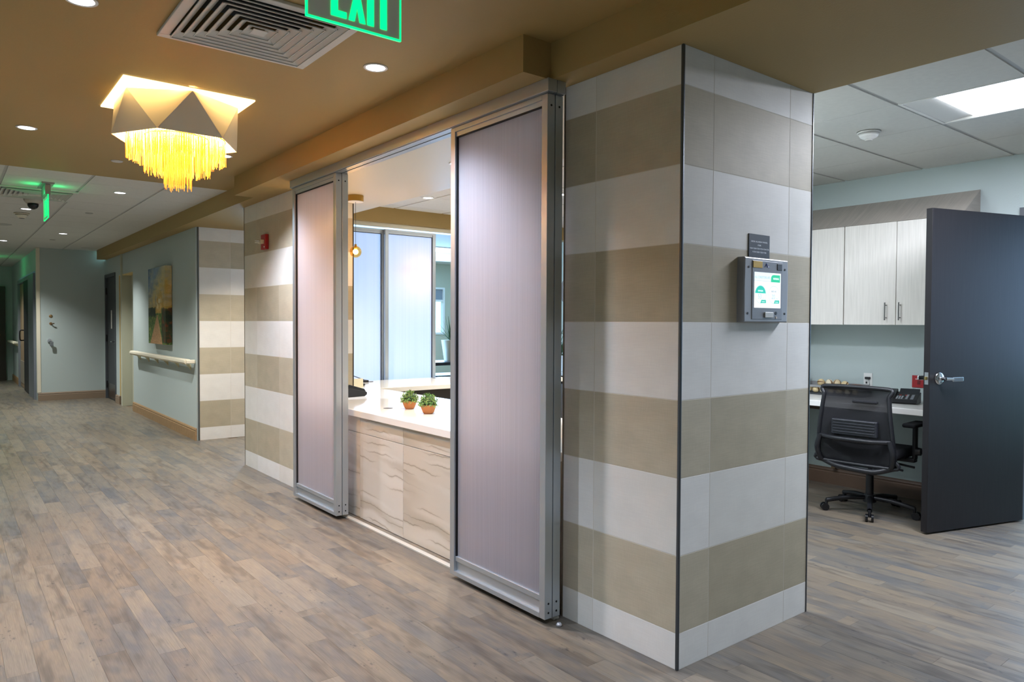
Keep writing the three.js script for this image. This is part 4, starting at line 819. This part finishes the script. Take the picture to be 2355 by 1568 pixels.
// ---------------------------------------------------------------- lounge behind the station
struct('wall_lounge_side', [box(5.25, 5.37, 0, 2.75, -7.2, -1.64), box(5.25, 7.2, 0, 2.75, -7.3, -7.2)], sageGreenWall, 'sage wall beside the reception station');
struct('wall_lounge_end', [box(0.0, 7.2, 0, 1.12, -11.3, -11.2), box(0.0, 7.2, 2.12, 2.75, -11.3, -11.2), box(0, 0.9, 1.12, 2.12, -11.3, -11.2), box(3.4, 3.9, 1.12, 2.12, -11.3, -11.2), box(6.17, 7.2, 1.12, 2.12, -11.3, -11.2)], sageGreenWall, 'sage wall with windows behind the frosted screen');
struct('wall_lounge_outer', [box(7.1, 7.2, 0, 2.75, -11.3, -7.3), box(0.14, 0.3, 0, 2.75, -11.3, -7.05), box(3.88, 5.37, 0, 2.75, -1.72, -1.64)], sageGreenWall);
for (const [n, x0, x1] of [['window_2', 3.9, 6.17], ['window_3', 0.9, 3.4]]) {
  const w = struct(n, [box(x0, x1, 1.12, 1.16, -11.28, -11.18), box(x0, x1, 2.08, 2.12, -11.28, -11.18), box(x0, x0 + 0.04, 1.16, 2.08, -11.28, -11.18), box(x1 - 0.04, x1, 1.16, 2.08, -11.28, -11.18), box(x0, x1, 1.82, 1.86, -11.27, -11.19)], white, n === 'window_2' ? 'white framed lounge window with half lowered grey shade' : 'white framed lounge window behind the frosted leaves');
  obj('pane', box(x0 + 0.04, x1 - 0.04, 1.16, 2.08, -11.242, -11.238), mat(0xffffff, 0, 0, { transmission: 1, thickness: 0 }), w);
  obj('roller_shade', box(x0 + 0.04, x1 - 0.04, 1.86, 2.08, -11.225, -11.22), mat(0x8b939b, 0.8), w);
}
{
  const lp = thing('light_panel', 'bright ceiling light panel of the lounge seen past the frosted leaf', 'light panel', [4.3, 2.62, -8.6]);
  obj('frame', box(-0.65, 0.65, -0.012, 0, -0.33, 0.33), white, lp); obj('diffuser', box(-0.6, 0.6, -0.016, -0.012, -0.28, 0.28), glowWhite(3), lp);
  areaLight('lounge_panel_light', 0xeef3ff, 9, 1.2, 0.56, [4.3, 2.595, -8.6], [4.3, 0, -8.6]);
  const lt = thing('lounge_table', 'dark low table carrying the tall planter in the lounge', 'table', [4.15, 0, -8.0]);
  obj('top', rbox(-0.7, 0.7, 0.7, 0.75, -0.3, 0.3, 0.004), mat(0x2d2b2e, 0.4), lt); obj('shelf', box(-0.68, 0.68, 0.5, 0.54, -0.28, 0.28), mat(0x2d2b2e, 0.4), lt); for (const x of [-0.65, 0.65]) for (const z of [-0.26, 0.26]) obj('leg', box(x - 0.03, x + 0.03, 0, 0.7, z - 0.03, z + 0.03), mat(0x2d2b2e, 0.4), lt);
  const pl = thing('potted_palm', 'leafy dark green plant in square cream planter on the lounge table', 'plant', [4.22, 0.7505, -8.0]);
  obj('planter', new THREE.CylinderGeometry(0.16, 0.11, 0.34, 4, 1).rotateY(Math.PI / 4).translate(0, 0.17, 0), mat(0xd6d0bb, 0.6), pl);
  const blade = (L, a, e, w) => { const g = new THREE.PlaneGeometry(w, L, 1, 8), p = g.attributes.position; for (let i = 0; i < p.count; i++) { const s = p.getY(i) / L + 0.5; p.setXYZ(i, p.getX(i) * (1 - s * 0.9), L * s * Math.sin(e) - 0.35 * L * s * s * Math.cos(e), L * s * Math.cos(e)); } g.computeVertexNormals(); g.rotateY(a); return g; };
  const leafM = mat(0x2f5a35, 0.55, 0, { side: THREE.DoubleSide });
  for (let i = 0; i < 26; i++) { const g = blade(rr(0.25, 0.5), rr(0, TAU), rr(0.5, 1.35), 0.035); g.translate(0, 0.32, 0); obj('leaf', g, leafM, pl); }
  const sg = thing('table_card', 'white folded card on the lounge table beside the planter', 'card', [4.3, 0.7505, -7.75]);
  obj('sheet', [box(-0.1, 0.1, 0, 0.2, -0.002, 0.002).rotateX(-0.35)], white, sg); obj('back_sheet', [box(-0.1, 0.1, 0, 0.2, -0.002, 0.002).rotateX(0.35).translate(0, 0, -0.135)], white, sg);
  // glimpsed between the near column and the screens
  const wa = obj('wall_art', cyl([0, 0, 0], [-0.04, 0, 0], 0.22, 0.22, 40), mat(0x7c6147, 0.6)); wa.position.set(5.248, 1.86, -6.24); tag(wa, 'round brown wooden wall piece on the sage wall', 'wall art');
  const cr = thing('credenza', 'white topped brown credenza against the sage wall', 'credenza', [4.95, 0, -6.1]);
  obj('body', box(-0.25, 0.27, 0, 0.5, -0.7, 0.7), mat(0x6a5b50, 0.5), cr); obj('top', rbox(-0.28, 0.28, 0.62, 0.66, -0.72, 0.72, 0.004), white, cr); obj('recess_panel', [box(0.2, 0.27, 0.5, 0.62, -0.7, 0.7), box(-0.25, 0.2, 0.5, 0.62, -0.7, -0.67), box(-0.25, 0.2, 0.5, 0.62, 0.67, 0.7)], mat(0x6a5b50, 0.5), cr);
  const p2 = thing('trailing_plant', 'green plant with grassy top in white pot on the credenza', 'plant', [4.92, 0.6605, -6.1]);
  obj('pot', rbox(-0.14, 0.14, 0, 0.24, -0.3, 0.3, 0.01), white, p2);
  for (let i = 0; i < 70; i++) { const g = blade(rr(0.25, 0.8), rr(0, TAU), rr(0.6, 1.5), 0.03); g.translate(rr(-0.1, 0.1), 0.22, rr(-0.25, 0.25)); obj('leaf', g, leafM, p2); }
}
areaLight('station_ceiling_light', 0xfff6ea, 6, 1.2, 1.2, [2.9, 2.58, -3.4], [2.9, 0, -3.4]);

renderer.render(scene, camera);
